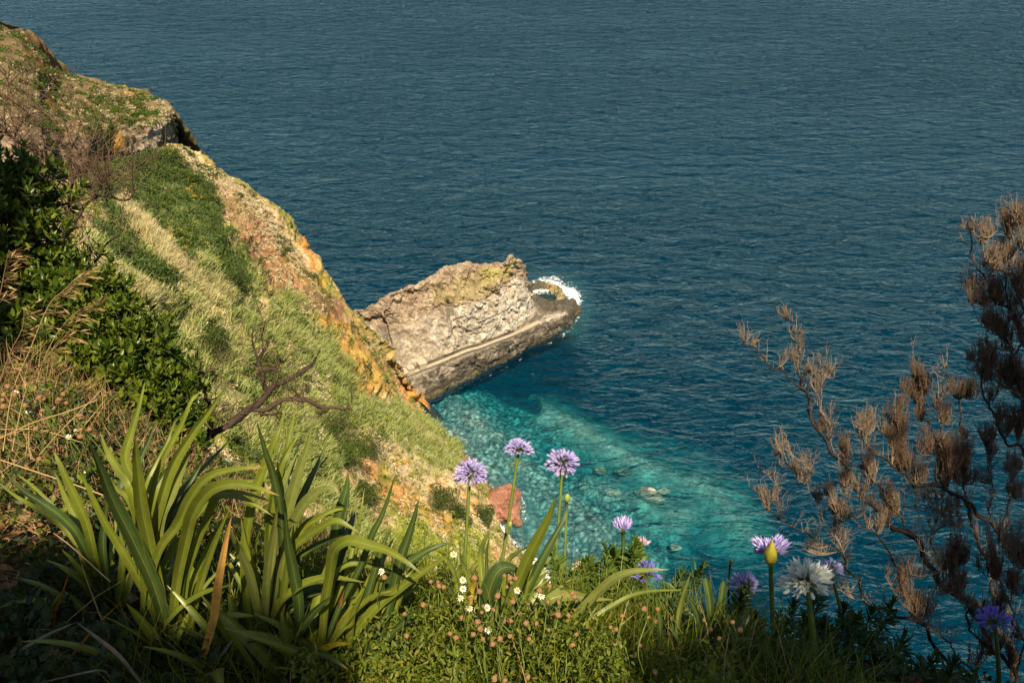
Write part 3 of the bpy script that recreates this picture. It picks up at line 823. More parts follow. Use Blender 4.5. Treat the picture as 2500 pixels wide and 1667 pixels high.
Gf, Nf = G.reshape(-1, 3), N.reshape(-1, 3)
wall = np.clip((cc - 3.7) / .3, 0, 1) * np.clip((4.95 - cc) / .12, 0, 1)
low = np.clip((cc - 6.02) / .15, 0, 1)
ledge = np.clip((cc - 4.93) / .05, 0, 1) * np.clip((6.07 - cc) / .05, 0, 1) * (rr < .84)
q = Gf + 1.2 * np.stack([fbm(Gf, 6, 3, 5), fbm(Gf, 6, 3, 6), fbm(Gf, 6, 3, 7)], 1)
fa, ck1, cid = facet(q / np.array([3.6, 3.6, 6.0]), 31, 1.3)
fb, ck2, hid = facet(q / np.array([1.5, 1.5, 2.6]), 33, 1.2)
fc_, ck3, jid = facet(q / np.array([.75, .75, 1.0]), 35, 1.0)
bandz = ridged(Gf * np.array([.12, .12, 1]), 2.2, 3, 44)
top = np.clip((4 - cc) / .3, 0, 1) * (cc > 1)
pp_ = proj(Gf)
edge = np.clip(np.abs(cc - 2) / .4, .45, 1)
crack = ck1
calmw = np.clip((pp_[0] - 1000) / 140, .35, 1)
d_ = (wall + low * .7) * calmw * (fa * .75 + fb * .10 + fc_ * .05 + .5 * fbm(Gf, 2.2, 4, 48) + .34 * bandz + .55 * np.minimum(0, ridged(q * np.array([1, 1, .22]), 2.4, 3, 47)) ) + top * (1.1 * ridged(Gf, 7, 4, 91) + .6 * (hid - .5)) * .9 + .9 * fbm(Gf, 12, 3, 93) * (1 - ledge) + .3 * fbm(Gf, 1.3, 3, 95) * (1 - ledge)
tip = np.clip((rr - .82) / .06, 0, 1)
d_ = d_ + tip * (.9 * (hid - .5) + .6 * ridged(Gf, 3, 3, 97))
qq = q + .8 * np.stack([fbm(Gf, 3, 3, 15), fbm(Gf, 3, 3, 16), fbm(Gf, 3, 3, 17)], 1)
g_v = np.clip(1 - np.abs(fbm(qq * np.array([1, 1, .30]), 3.6, 3, 201)) * 8, 0, 1)      # steep joints
g_h = np.clip(1 - np.abs(fbm(qq * np.array([.22, .22, 1]), 2.6, 3, 203)) * 7, 0, 1)     # bedding planes
g_t = np.clip(1 - np.abs(fbm(qq, 5.0, 4, 205)) * 7, 0, 1)                                # fissures on top
d_ = d_ - (wall + low) * calmw * (.9 * g_v + .55 * g_h) * (1 - ledge) - top * 1.5 * g_t - top * .9 * g_h + top * (fa * .9 + fb * .35)
# two deep vertical clefts down the wall
pxx, pyy, _ = proj(Gf)
for pts, w_, a_ in ([[(1096, 735), (1106, 765), (1114, 812)], 12, 4.2], [[(938, 790), (942, 815), (950, 840)], 9, 3.2], [[(905, 850), (925, 900), (935, 925)], 9, 2.6], [[(1190, 730), (1200, 760)], 7, 1.5]):
    d_ = d_ - a_ * np.clip(1 - pl_dist(pxx, pyy, pts) / w_, 0, 1)
d_ = d_ + 1.8 * np.clip(1 - pl_dist(pxx, pyy, [(1082, 745), (1092, 800), (1085, 830)]) / 14, 0, 1)
d_ = d_ - 2.4 * np.clip(1 - pl_dist(pxx, pyy, [(962, 738), (1000, 745), (1020, 752)]) / 8, 0, 1) - 1.8 * np.clip(1 - pl_dist(pxx, pyy, [(1050, 697), (1075, 702), (1085, 706)]) / 6, 0, 1)
Gd = Gf + Nf * (d_ * edge)[:, None]
# pinnacle at the seaward end of the ridge
pk = np.exp(-((pxx - 1246) ** 2 / 45 + (pyy - 636) ** 2 / 120)) * (cc > 1.6) * (cc < 3)
Gd[:, 2] += 2.2 * pk + 1.2 * np.exp(-((pxx - 1254) ** 2 / 12 + (pyy - 640) ** 2 / 80)) * (cc > 1.6) * (cc < 3)
px, py, dep = proj(Gd); w1n, w2n = fbm(Gd, 5, 4, 31), fbm(Gd, 5, 4, 41)
n1, n2, n3 = fbm(Gd, 4, 4, 53), fbm(Gd, 1.5, 4, 63), fbm(Gd, 11, 3, 73)
col = np.zeros((len(Gd), 3))
lay((.30, .245, .18), np.ones(len(Gd)))                                    # wall
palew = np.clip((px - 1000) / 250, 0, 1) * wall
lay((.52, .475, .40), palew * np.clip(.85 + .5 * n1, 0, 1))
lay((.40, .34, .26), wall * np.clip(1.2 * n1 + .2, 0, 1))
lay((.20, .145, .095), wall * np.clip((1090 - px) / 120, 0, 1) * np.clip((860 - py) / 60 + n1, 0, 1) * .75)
lay((.12, .105, .08), ledge * .9)
lay((.60, .54, .44), wall * np.clip(cid * 3 - 2.2 + n1 * .5, 0, 1) * .8)
lay((.16, .145, .12), wall * np.clip(.1 + n2 - n1 * .5 + (hid < .2) * .3, 0, 1) * .5)
tops = np.clip((4.05 - cc) / .25 + n1 * .5, 0, 1)
lay((.27, .205, .145), tops)
lay((.37, .30, .21), tops * np.clip(n1 + .3, 0, 1) * .8)
lay((.17, .115, .08), tops * np.clip(n2 * 1.3 + .1, 0, 1) * .6)
lay((.30, .26, .09), np.maximum.reduce([pb([(1180, 670), (1235, 665)], 26), pb([(1090, 720), (1180, 715), (1130, 690)], 34) * .5, pb([(1248, 640), (1258, 655)], 8)]) * tops * .85)
strat = .5 + .5 * np.sin(Gd[:, 2] * 1.35 + 2.5 * n3 + n1)
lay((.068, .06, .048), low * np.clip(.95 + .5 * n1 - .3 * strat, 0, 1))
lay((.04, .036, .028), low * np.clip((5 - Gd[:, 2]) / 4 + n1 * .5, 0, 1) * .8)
lay((.34, .28, .22), low * np.clip((950 - px) / 60 + .2, 0, 1) * 0 + low * pb([(985, 935), (1010, 925), (1110, 905)], 7) * .7 + low * pb([(960, 985), (1030, 950)], 14) * .8)
lay((.07, .065, .052), tip * np.clip((9 - Gd[:, 2]) / 2, 0, 1) * .95)
lay((.36, .33, .27), pb([(1262, 800), (1330, 782), (1378, 762)], 7) * .85)
lay((.055, .05, .035), np.clip(1 - (Gd[:, 2] - .2) / 1.3, 0, 1))
lay((.20, .16, .06), np.clip(1 - abs(Gd[:, 2] - 1.6) / .8, 0, 1) * np.clip(n1 + .2, 0, 1) * .6)
lay((.045, .035, .03), crack * (wall + low) * 0)
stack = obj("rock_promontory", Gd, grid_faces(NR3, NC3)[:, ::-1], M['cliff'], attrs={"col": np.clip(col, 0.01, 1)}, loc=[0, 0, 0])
tag(stack, "pale layered rock promontory jutting into the sea", "rock", kind="structure")

# footpath on the ledge, laid just above the rock
rows = np.linspace(0.06, .80, 150)
lw = []
U = cr(W, 621)
for t in rows:
    r_ = U[int(t * 620)]
    lw.append([r_[5] * .62 + r_[6] * .38 + [0, 0, .34], r_[6] * .72 + r_[5] * .28 + [0, 0, .30]])
lw = np.array(lw)
lw[..., 2] = np.minimum(lw[..., 2], 14)
a_, b_ = lw[:, 0], lw[:, 1]
q = np.stack([a_ - [0, 0, .8], a_, b_, b_ - [0, 0, .8]], 1)
o = obj("footpath", q.reshape(-1, 3), grid_faces(len(rows), 4)[:, ::-1], M['path'], loc=[0, 0, 0])
tag(o, "narrow sandy path along the rock ledge", "path", kind="structure")
wl = np.stack([b_ + [0, 0, -.9], b_ + [0, 0, .55], b_ + norm(b_ - a_) * .35 + [0, 0, .55], b_ + norm(b_ - a_) * .35 + [0, 0, -1.6]], 1)
wj = wl + .12 * np.stack([vnoise(wl.reshape(-1, 3) / 1.3, k) for k in (1, 2, 3)], 1).reshape(wl.shape)
o = obj("parapet_wall", wj.reshape(-1, 3), grid_faces(len(rows), 4)[:, ::-1], M['concrete'])
tag(o, "low stone parapet along the outer edge of the ledge path", "wall")

# three small open shelters on the ledge
def boxm(c, s, ax):
    X, Y = np.array([ax[0], ax[1], 0]), np.array([-ax[1], ax[0], 0]); Z = np.array([0, 0, 1.])
    v = np.array([[i, j, k] for i in (-.5, .5) for j in (-.5, .5) for k in (0, 1)])
    V = np.array(c) + v[:, 0:1] * s[0] * X + v[:, 1:2] * s[1] * Y + v[:, 2:3] * s[2] * Z
    return V, [np.array([[0, 1, 3, 2], [4, 6, 7, 5], [0, 4, 5, 1], [2, 3, 7, 6], [0, 2, 6, 4], [1, 5, 7, 3]])]
def shelter(px_, py_, z, w, d, h, label):
    c = PZ(px_, py_, z); ax = norm((PZ(1087, 870, 13) - PZ(952, 922, 11.5)) * [1, 1, 0])
    X, Y = np.array([ax[0], ax[1], 0]), np.array([-ax[1], ax[0], 0])
    t = thing("stone_hut", c, label, "hut", "small stone huts on the ledge")
    th = .25
    # side walls, rear wall, front wall with a doorway, the open end to the right
    parts = [boxm(c + X * (-w / 2 + th / 2), (th, d, h), ax), boxm(c + Y * (d / 2 - th / 2), (w - 2 * th, th, h), ax),
             boxm(c - Y * (d / 2 - th / 2) + X * (0), (w - 2 * th, th, h), ax),
             boxm(c + X * (w / 2 - th / 2) + Y * (d * .33), (th, d * .34, h), ax), boxm(c + X * (w / 2 - th / 2) - Y * (d * .38), (th, d * .24, h), ax)]
    V, F = join(parts); obj("wall", V, F, M['concrete'], parent=t, smooth=False)
    V, F = boxm(c + np.array([0, 0, h + .003]), (w + .3, d + .3, .28), ax); obj("roof", V, F, M['concrete'], parent=t, smooth=False)
shelter(988, 916, 11.6, 2.6, 2.4, 1.6, "lowest stone hut, nearest the cliff end of the ledge path")
shelter(1003, 907, 11.9, 2.3, 2.3, 2.0, "middle stone hut between two others on the ledge path")
shelter(1031, 897, 12.3, 3.0, 2.6, 2.4, "tallest stone hut, farthest along the ledge path towards the sea")

# ring of low rock holding a tidal pool beyond the promontory
ringpts = PZ(np.array([1286, 1300, 1320, 1345, 1362, 1368, 1355, 1335, 1310, 1290]), np.array([722, 706, 701, 704, 712, 728, 742, 746, 744, 744]), 0.)
c0 = cr(ringpts, 90)
wv = np.interp(np.linspace(0, 1, 90), [0, .35, .5, .65, 1], [2.6, 2.8, 4.4, 3.2, 2.4])
hv = np.interp(np.linspace(0, 1, 90), [0, .2, .35, .5, .7, 1], [2.2, 3.4, 2.6, 2.2, 1.6, 1.4])
T = norm(np.gradient(c0, axis=0)); S = np.cross(T, [0, 0, 1.])
prof = np.array([(-1.1, -1.2), (-.9, .1), (-.6, .75), (-.2, 1), (.3, .9), (.7, .55), (1.0, .1), (1.3, -1.2)])
V = np.stack([c0 + S * (p[0] * wv / 2)[:, None] + np.array([0, 0, 1.]) * (p[1] * hv)[:, None] for p in prof], 1)
V = upsample(V, 180, 40).reshape(-1, 3)
Vn = V + .5 * np.stack([fbm(V, 1.8, 3, k) for k in (1, 5, 9)], 1)
px, py, dep = proj(Vn); w1n = w2n = np.zeros(len(Vn)); n1 = fbm(Vn, 2, 3, 3)
col = np.zeros((len(Vn), 3)); lay((.085, .08, .055), np.ones(len(Vn))); lay((.40, .29, .10), np.clip((px - 1328) / 14, 0, 1) * np.clip(.8 + n1, 0, 1)); lay((.13, .12, .09), np.clip(n1, 0, 1))
o = obj("tidal_pool_rock", Vn, grid_faces(180, 40), M['cliff'], attrs={"col": np.clip(col, .01, 1)})
tag(o, "low dark ring of rock around a tidal pool with ochre seaward edge", "rock")

# reddish boulder on the shore
boulder(1232, 1243, .5, 7.2, (.92, 1.05, .85), (.27, .13, .085), "big reddish boulder at the foot of the slope washed by foam", 23, .3, name="shore_boulder", top=(-1.5, 3.0, (.12, .10, .06)))

# ================================================================== VEGETATION ON THE SLOPE
def pick(mask, n, G_=None, N_=None, mm=None, thr=.25):
    mm = HM if mm is None else mm; G_ = HG if G_ is None else G_; N_ = HNrm if N_ is None else N_
    w_ = np.where(mask > thr, mask, 0) * mm['front']
    ok = (mm['px'] > -60) & (mm['px'] < 2000) & (mm['py'] > 0) & (mm['py'] < 1560) & (mm['dep'] > 25)
    w_ = w_ * ok * mm['dep'] ** 2 * 0 + w_ * ok
    p_ = w_ / w_.sum()
    i = rng.choice(len(G_), n, p=p_)
    jit = rng.normal(size=(n, 3)) * .5
    return G_[i] + jit * [1, 1, .2], N_[i], mm['dep'][i]
def blades(name, mask, n, L, Wd, mat, label, lean=(.4, .2, 0), spread=.35, cat="reeds", **kw):
    O, Nn, dp = pick(mask, n, **kw)
    D = norm(np.array([0, 0, 1.]) + np.array(lean) + .35 * Nn + spread * rng.normal(size=(n, 3)))
    X, Y, Z = frames(D, roll=rng.uniform(0, 6.28, n))
    s = rng.uniform(.55, 1.25, n) * L; w_ = rng.uniform(.7, 1.3, n) * Wd
    V, F = stamp(BLADE, BLADEF, O - D * .3, X * w_[:, None], Y * s[:, None], Z * s[:, None])
    o = obj(name, V, F, M[mat], loc=[0, 0, 0]); return tag(o, label, cat, kind="stuff")
def clumps(name, mask, nb, nl, rad, ls, mat, label, cat="bushes", flat=.7, **kw):
    O, Nn, dp = pick(mask, nb, **kw)
    r_ = rng.uniform(.5, 1.2, nb) * rad
    O2 = np.repeat(O, nl, 0); rr_ = np.repeat(r_, nl); D = rand_dirs(nb * nl, .35)
    f = rng.uniform(.75, 1.05, nb * nl) * (1 + .25 * np.sin(D[:, 0] * 7 + O2[:, 0]) * np.sin(D[:, 2] * 6))
    Pp = O2 + D * (rr_ * f)[:, None] * [1, 1, flat]
    X, Y, Z = frames(norm(D + .8 * rng.normal(size=D.shape)), roll=rng.uniform(0, 6.28, len(D)))
    s = rng.uniform(.6, 1.3, len(D)) * ls
    V, F = stamp(LEAF5, LEAF5F, Pp, X * (s * .7)[:, None], Y * s[:, None], Z * s[:, None])
    o = obj(name, V, F, M[mat], loc=[0, 0, 0]); return tag(o, label, cat, kind="stuff")
lean = (.45, -.1, 0)
tus = np.clip(.62 + 1.1 * fbm(HG, 4.2, 3, 141), 0, 1)
HM["reed0"] = HM["reed"].copy(); HM["reed"] = HM["reed"] * tus
blades("giant_reeds", HM['reed'], 56000, 2.4, .18, 'reed', "pale green cane reeds bending over the sunlit slope", lean)
blades("dry_reeds", HM['dry'] + (.35 + .5 * (HM['px'] < 640)) * HM['reed'] * (w_r := np.clip(fbm(HG, 9, 3, 99) * 2 + .1, 0, 1)), 26000, 2.5, .16, 'reed_dry', "straw coloured dry reeds in a strip down the slope", lean)
blades("green_reeds", np.maximum(HM['green'], .5 * HM['reed'] * np.clip(-fbm(HG, 9, 3, 99) * 3 + .3, 0, 1) * 2), 34000, 1.5, .20, 'reed_green', "dark green reeds and grass on the upper slope", (.3, 0, 0), .5)
clumps("scrub", np.maximum.reduce([HM['green'] * .8, HM['dark'], .35 * HM["reed0"] * np.clip(-fbm(HG, 10, 3, 181) * 2 - .1, 0, 1)]), 1300, 60, 1.25, .55, 'scrub', "green scrub covering the upper slope")
clumps("dark_scrub", np.maximum(HM['dark'], .5 * (HM["px"] < 900) * np.clip(fbm(HG, 7, 3, 191) * 2.6 - .55, 0, 1)), 1500, 60, 1.3, .5, 'scrub_dark', "dark green scrub in the gullies of the slope")
base_all = np.clip(.5 + fbm(HG, 7, 3, 101), 0, 1) * (HM['reed'] < .2) * (HM['green'] < .3)
clumps("low_herbs", base_all * .5, 2600, 26, .55, .36, 'cover', "low green herbs dotted over the red soil", thr=.2)
clumps("bright_herbs", HM["reed0"] * np.clip(fbm(HG, 8, 3, 171) * 2 - .2, 0, 1), 420, 50, .8, .45, 'lime', "bright green herb patches between the reeds", cat="herbs", thr=.2)
clumps("lime_grass", np.maximum(HM['lime'], .5 * base_all * (HM["px"] > 850)), 800, 60, .9, .38, 'lime', "lime green grassy patch low on the slope", cat="grass")
clumps("yellow_bloom", HM['yel'], 130, 50, .85, .35, 'yellow', "orange yellow flowering herbs on the slope", cat="flowers")
clumps("pale_succulents", HM['succ'], 2300, 26, .5, .40, 'succ', "pale cream rosette plants dotting the brow of the slope", cat="succulents", flat=.6)
clumps("pale_herbs", np.clip(.3 + fbm(HG, 5, 3, 131), 0, 1) * (HM['reed'] < .2) * (HM['green'] < .3) * (HM['dep'] > 120), 2600, 16, .40, .36, 'succ', "small pale herbs scattered on bare soil", cat="herbs", thr=.3)
hm = np.clip(.5 + LM['n'], 0, 1) * LM['front'] * (LM['px'] < 385)
clumps("headland_scrub", hm, 600, 45, 1.1, .6, 'scrub', "olive scrub on top of the far headland", G_=LG, N_=LN, mm=dict(LM), thr=.3)
clumps("headland_herbs", np.clip(.4 - LM['n'], 0, 1) * LM['front'], 700, 22, .6, .45, 'succ', "pale herbs on the flat headland top", G_=LG, N_=LN, mm=dict(LM), thr=.3)
mm2 = dict(LM); mm2['front'] = LM['all']
clumps("headland_dark_scrub", np.clip(LM['n3'] + .2, 0, 1) * (LM['px'] < 330), 420, 50, 1.2, .55, 'scrub_dark', "dark scrub clinging to the shaded headland", G_=LG, N_=LN, mm=mm2, thr=.3)

# single dark bushes that stand apart on the lower slope
def ray_hill(px_, py_):
    k = np.argmin((HM['px'] - px_) ** 2 + (HM['py'] - py_) ** 2 + 1e6 * (~HM['front']))
    return HG[k], HNrm[k]
def shrub(px_, py_, rx, rz, label, mat='scrub_dark', nl=4200, ls=.34, grp="dark bushes low on the slope"):
    c, nn = ray_hill(px_, py_)
    t = thing("shrub", c, label, "bush", grp)
    nb = 26; cs = c + rng.normal(size=(nb, 3)) * [rx * .42, rx * .42, rz * .28] + nn * rz * .45 - np.array([0.3, 0, 0]) * rz * rng.uniform(-1, 1, nb)[:, None]
    V = []; k = nl // nb
    D = rand_dirs(nl // nb * nb, .3); O2 = np.repeat(cs, k, 0); rr_ = np.repeat(rng.uniform(.3, .5, nb) * (rx + rz) * .5, k)
    Pp = O2 + D * (rr_ * rng.uniform(.7, 1.05, len(D)))[:, None]
    X, Y, Z = frames(norm(D + .8 * rng.normal(size=D.shape)), roll=rng.uniform(0, 6.28, len(D)))
    s = rng.uniform(.6, 1.3, len(D)) * ls
    V, F = stamp(LEAF5, LEAF5F, Pp, X * (s * .7)[:, None], Y * s[:, None], Z * s[:, None])
    obj("foliage", V, F, M[mat], parent=t)
    bs = [tube([c - nn * .3, c + (q - c) * .5 + [0, 0, .2], q], [.12, .07, .03], 5) for q in cs[::3]]
    V, F = join(bs); obj("stem", V, F, M['bark_dark'], parent=t)
shrub(795, 1055, 7.0, 6.0, "large rounded olive green bush above the long strap leaves, left of the reed bank", 'scrub_dark')
shrub(835, 1115, 4.6, 4.0, "olive green bush tucked below the larger rounded bush", 'scrub')
shrub(885, 1105, 4.6, 4.2, "small dark round bush right of the olive bush at the reed edge")
shrub(1065, 1238, 5.4, 3.6, "dark bush left of the leftmost purple flower stem")
shrub(1115, 1265, 4.2, 3.2, "dark bush directly behind the leftmost purple flower stem")
shrub(1170, 1262, 4.0, 2.8, "rightmost dark bush above the boulder on the shore")
shrub(640, 905, 3.2, 2.4, "dark green bush in the gully above the dead branch")
shrub(505, 840, 3.6, 3.0, "dark bush in the hollow between two pale reed banks")
shrub(560, 690, 3.0, 2.6, "round dark bush beside the rust coloured outcrop")
shrub(880, 1215, 3.4, 2.4, "dark green bush behind the tips of the strap leaves")

# ================================================================== FOREGROUND GROUND
def gz(x, y):
    x = np.asarray(x, float); y = np.asarray(y, float)
    xl = np.maximum(-x, 0)
    ye = 1.5 + .55 * np.minimum(xl, 3) ** 1.5 + .62 * np.maximum(xl - 3, 0) - .12 * np.clip(x, 0, 2)
    e = y - ye
    sp = np.log1p(np.exp(np.clip(e * 5, -30, 30))) / 5
    sp = np.where(e * 5 > 29, e, sp)
    return CAMZ - 1.45 - .35 * y - .12 * np.clip(x, 0, 3) - 1.7 * sp
def ghit(px_, py_):
    r = ray(px_, py_); d = 0.5
    for _ in range(4000):
        p = CAM + r * d
        if p[2] <= gz(p[0], p[1]): return p, d
        d += .01
    return p, d
ux = np.concatenate([[-90, -60, -40, -25, -15, -9], np.linspace(-6, 4, 200), [6, 9, 15, 25, 40]])
uy = np.concatenate([[-20, -12, -6, -3], np.linspace(-1, 9, 200), [11, 14, 20, 30, 45, 65, 90]])
gx, gy = np.meshgrid(ux, uy)
Gq = np.stack([gx.ravel(), gy.ravel(), gz(gx, gy).ravel()], 1)
Gq[:, 2] += .05 * fbm(Gq, .5, 4, 3) + .015 * fbm(Gq, .07, 3, 4)
k = fbm(Gq, .3, 4, 8)[:, None]
c_ = np.array([.075, .05, .028]) * (1 + .5 * k)
far_ = np.clip((gy.ravel() - 8) / 8, 0, 1)[:, None]
c_ = c_ * (1 - far_) + np.array([.14, .13, .05]) * far_
o = obj("ground", Gq, grid_faces(len(uy), len(ux))[:, ::-1][:, ::-1], M['fore_soil'], attrs={"col": np.clip(c_, .005, 1)}, loc=[0, 0, CAMZ])
tag(o, "dark earth of the clifftop under the foreground plants", "ground", kind="structure")

# ================================================================== STRAP LEAVED PLANTS
def strap(pts, wpx, d0, yb, roll=None, doff=0.0, fold=.40, blunt=False, bright=0):
    """leaf ribbon along a spine; pts run base -> tip in photo pixels, d0 = depth at pixel row yb"""
    pts = np.array(pts, float); n = 34
    S = cr(pts, n)
    t = np.linspace(0, 1, n)
    d = d0 * (1 - .727 * (yb - S[:, 1]) / FPX) + doff * t ** 1.3
    Q = P(S[:, 0], S[:, 1], d)
    T = norm(np.gradient(Q, axis=0))
    view = norm(Q - CAM)
    side = norm(np.cross(T, view)); nrm = norm(np.cross(side, T))
    if roll is None: roll = rng.uniform(-.5, .5)
    rl = roll + rng.uniform(-.35, .35) * (t - .3)
    side2 = side * np.cos(rl)[:, None] + nrm * np.sin(rl)[:, None]
    nrm2 = -side * np.sin(rl)[:, None] + nrm * np.cos(rl)[:, None]
    w = .74 * wpx * d.mean() / FPX / max(.6, math.cos(roll))
    if blunt: prof = (.7 + .3 * np.minimum(t * 2, 1)) * np.clip((1 - t) * 14, 0, 1) ** .5
    else: prof = np.minimum(1, .55 + .9 * t) * np.clip(1 - t ** 2.4, 0, 1) ** .85
    prof = np.maximum(prof, .015)
    us = np.array([-1, -.72, -.4, -.1, 0, .1, .4, .72, 1])
    fo = fold * np.abs(us) ** 1.1 - .07 * np.abs(np.sin(us * 3.1)) * 0
    V = Q[:, None] + side2[:, None] * (us[None, :, None] * (w / 2 * prof)[:, None, None]) - nrm2[:, None] * (fo[None, :, None] * (w * prof * (1 - .5 * t))[:, None, None])
    wav = .010 * w * np.sin(t * 22 + rng.uniform(0, 6))[:, None] * us[None] ** 2 * 3
    V = V + nrm2[:, None] * wav[..., None]
    mid = np.tile(np.exp(-(us / .09) ** 2) * .9 + .25 * (np.arange(9) % 2 == 0), (n, 1)) * .8
    tb = np.repeat((np.clip((t - rng.uniform(.86, .97)) / .06, 0, 1) * max(0, rng.uniform(-.6, 1)) * (not blunt))[:, None], 9, 1)
    return V.reshape(-1, 3), [grid_faces(n, 9)], mid.ravel(), tb.ravel()

def strap_plant(base, leaves, label, nfill=10, fillmat='strap', fill_len=.45, grp="strap leaved clumps in the foreground", d_adj=0):
    bp, bd = ghit(*base); bd += d_adj
    bp = P(base[0], base[1], bd)
    t = thing("strap_leaf_plant", bp, label, "plant", grp)
    for lf in leaves:
        pts, w, mat = lf[0], lf[1], lf[2]
        kw = lf[3] if len(lf) > 3 else {}
        doff = kw.pop('doff', rng.uniform(-.12, .12))
        V, F, mi_, tb = strap(pts, w, bd, base[1], doff=doff, **kw)
        obj("leaf", V, F, M[mat], parent=t, attrs={"mid": mi_, "tipb": tb})
        for _ in range((rng.uniform() < .85) + (rng.uniform() < .5) if w > 20 else 0):
            q = np.array(pts, float); k_ = np.linspace(0, 1, len(q))[:, None]
            q = q + rng.normal(size=2) * [34, 12] * k_ + rng.normal(size=2) * [10, 0]; q[:, 1] += (q[0, 1] - q[:, 1]) * rng.uniform(.02, .25)
            V, F, mi_, tb = strap(q, w * rng.uniform(.45, .8), bd, base[1], doff=doff + rng.uniform(.04, .3))
            obj("leaf", V, F, M[rng.choice(['strap', 'strap', 'strap_blue'])], parent=t, attrs={"mid": mi_, "tipb": tb})
    for k in range(nfill):
        a = rng.uniform(0, 6.28); L = rng.uniform(.5, 1) * fill_len; out = rng.uniform(.15, .75)
        s = np.linspace(0, 1, 6)[:, None]
        D = np.array([math.cos(a), math.sin(a), 0])
        Q = bp + rng.normal(size=3) * [.05, .05, .0] + D * (out * L * s ** 1.4) + np.array([0, 0, 1.]) * L * (s - .45 * out * s ** 3)
        x_, y_, d_ = proj(Q)
        n = 22; Qc = cr(Q, n); tt = np.linspace(0, 1, n); T = norm(np.gradient(Qc, axis=0))
        side = norm(np.cross(T, D + [0, 0, .3])); nr_ = np.cross(side, T)
        prof = np.minimum(1, .55 + .9 * tt) * np.clip(1 - tt ** 2.4, 0, 1) ** .85 * rng.uniform(.012, .022)
        us = np.array([-1, -.5, 0, .5, 1])
        V = Qc[:, None] + side[:, None] * (us[None, :, None] * prof[:, None, None]) + nr_[:, None] * (np.abs(us)[None, :, None] * .35 * prof[:, None, None])
        obj("leaf", V.reshape(-1, 3), [grid_faces(n, 5)], M[fillmat], parent=t,
            attrs={"mid": np.tile(np.array([0, .2, .8, .2, 0]), (n, 1)).ravel(), "tipb": np.repeat(np.clip((tt - .95) / .05, 0, 1), 5)})
    return t

G_, D_, Pl, = 'strap', 'strap_blue', 'strap_pale'
plantA = strap_plant((425, 1610), [
    ([(370, 1440), (368, 1350), (340, 1200), (318, 1100), (319, 1066), (338, 996), (355, 929)][0:3] + [(306, 1123), (319, 1060), (338, 996), (355, 929)], 34, G_, dict(doff=.25, roll=.1)),
    ([(362, 1440), (352, 1330), (319, 1187), (293, 1149), (265, 1107), (244, 1053)], 34, G_, dict(doff=.3, roll=.35)),
    ([(375, 1440), (372, 1320), (392, 1225), (421, 1137), (462, 1069), (510, 1003), (558, 935)], 40, G_, dict(doff=.15, roll=-.2)),
    ([(362, 1400), (360, 1280), (383, 1160), (414, 1091), (443, 1037), (469, 976), (497, 951)], 22, G_, dict(doff=.2)),
    ([(388, 1520), (380, 1400), (392, 1267), (421, 1203), (446, 1142), (469, 1085)], 42, Pl, dict(doff=.1, roll=.1)),
    ([(380, 1480), (374, 1340), (384, 1220), (410, 1160), (446, 1100)], 30, G_, dict(doff=.2, roll=.5)),
    ([(412, 1600), (398, 1480), (365, 1330), (346, 1240), (338, 1171), (332, 1110), (330, 1062)], 50, G_, dict(doff=-.05, roll=.1)),
    ([(425, 1612), (408, 1540), (375, 1430), (325, 1320), (277, 1225), (245, 1145), (217, 1073)], 58, D_, dict(doff=-.1, roll=-.15, fold=.35)),
    ([(430, 1612), (436, 1500), (446, 1400), (450, 1340), (455, 1285)], 26, D_, dict(roll=.2)),
    ([(440, 1615), (462, 1545), (484, 1445), (508, 1370), (535, 1299), (565, 1232)], 30, G_, dict(roll=.2)),
    ([(400, 1560), (374, 1420), (392, 1340), (435, 1280), (462, 1222), (490, 1180), (530, 1155), (590, 1143), (650, 1141)], 38, G_, dict(doff=-.1, roll=.35)),
    ([(420, 1590), (430, 1440), (456, 1310), (472, 1252), (510, 1200), (558, 1182), (615, 1187), (682, 1209)], 50, G_, dict(doff=-.25, roll=.15)),
    ([(440, 1600), (455, 1420), (480, 1330), (505, 1270), (530, 1215), (578, 1212), (620, 1232), (668, 1260)], 32, G_, dict(doff=-.15, roll=.2)),
    ([(410, 1600), (402, 1500), (395, 1420), (402, 1330), (420, 1260)], 30, G_, dict(roll=-.3)),
    ([(350, 1500), (352, 1420), (346, 1330), (330, 1260), (300, 1200)], 26, G_, dict(doff=.1, roll=.3)),
], "tall strap-leaved clump left of the orange dead leaf, its longest leaves against the dark bush", nfill=12)
plantA2 = strap_plant((262, 1500), [
    ([(260, 1500), (245, 1430), (215, 1290), (191, 1228), (165, 1172), (146, 1130), (130, 1098)], 34, G_, dict(roll=.2)),
    ([(265, 1505), (240, 1420), (191, 1311), (150, 1262), (100, 1226), (55, 1196), (18, 1160)], 34, D_, dict(roll=-.1, fold=.35)),
    ([(262, 1510), (248, 1450), (224, 1400), (204, 1362), (184, 1322)], 34, G_, dict(roll=.1)),
    ([(275, 1500), (262, 1420), (252, 1330), (258, 1260), (262, 1200)], 28, D_, dict(roll=.3)),
    ([(282, 1500), (296, 1420), (300, 1350), (292, 1290)], 26, G_, dict(roll=.3)),
    ([(240, 1500), (215, 1420), (180, 1370), (150, 1340)], 22, G_, dict(roll=.2)),
    ([(290, 1510), (318, 1420), (330, 1350)], 24, Pl, dict(roll=.2)),
], "lower strap-leaved clump at far left with leaves arching left over the dry grass", nfill=8, fill_len=.3)
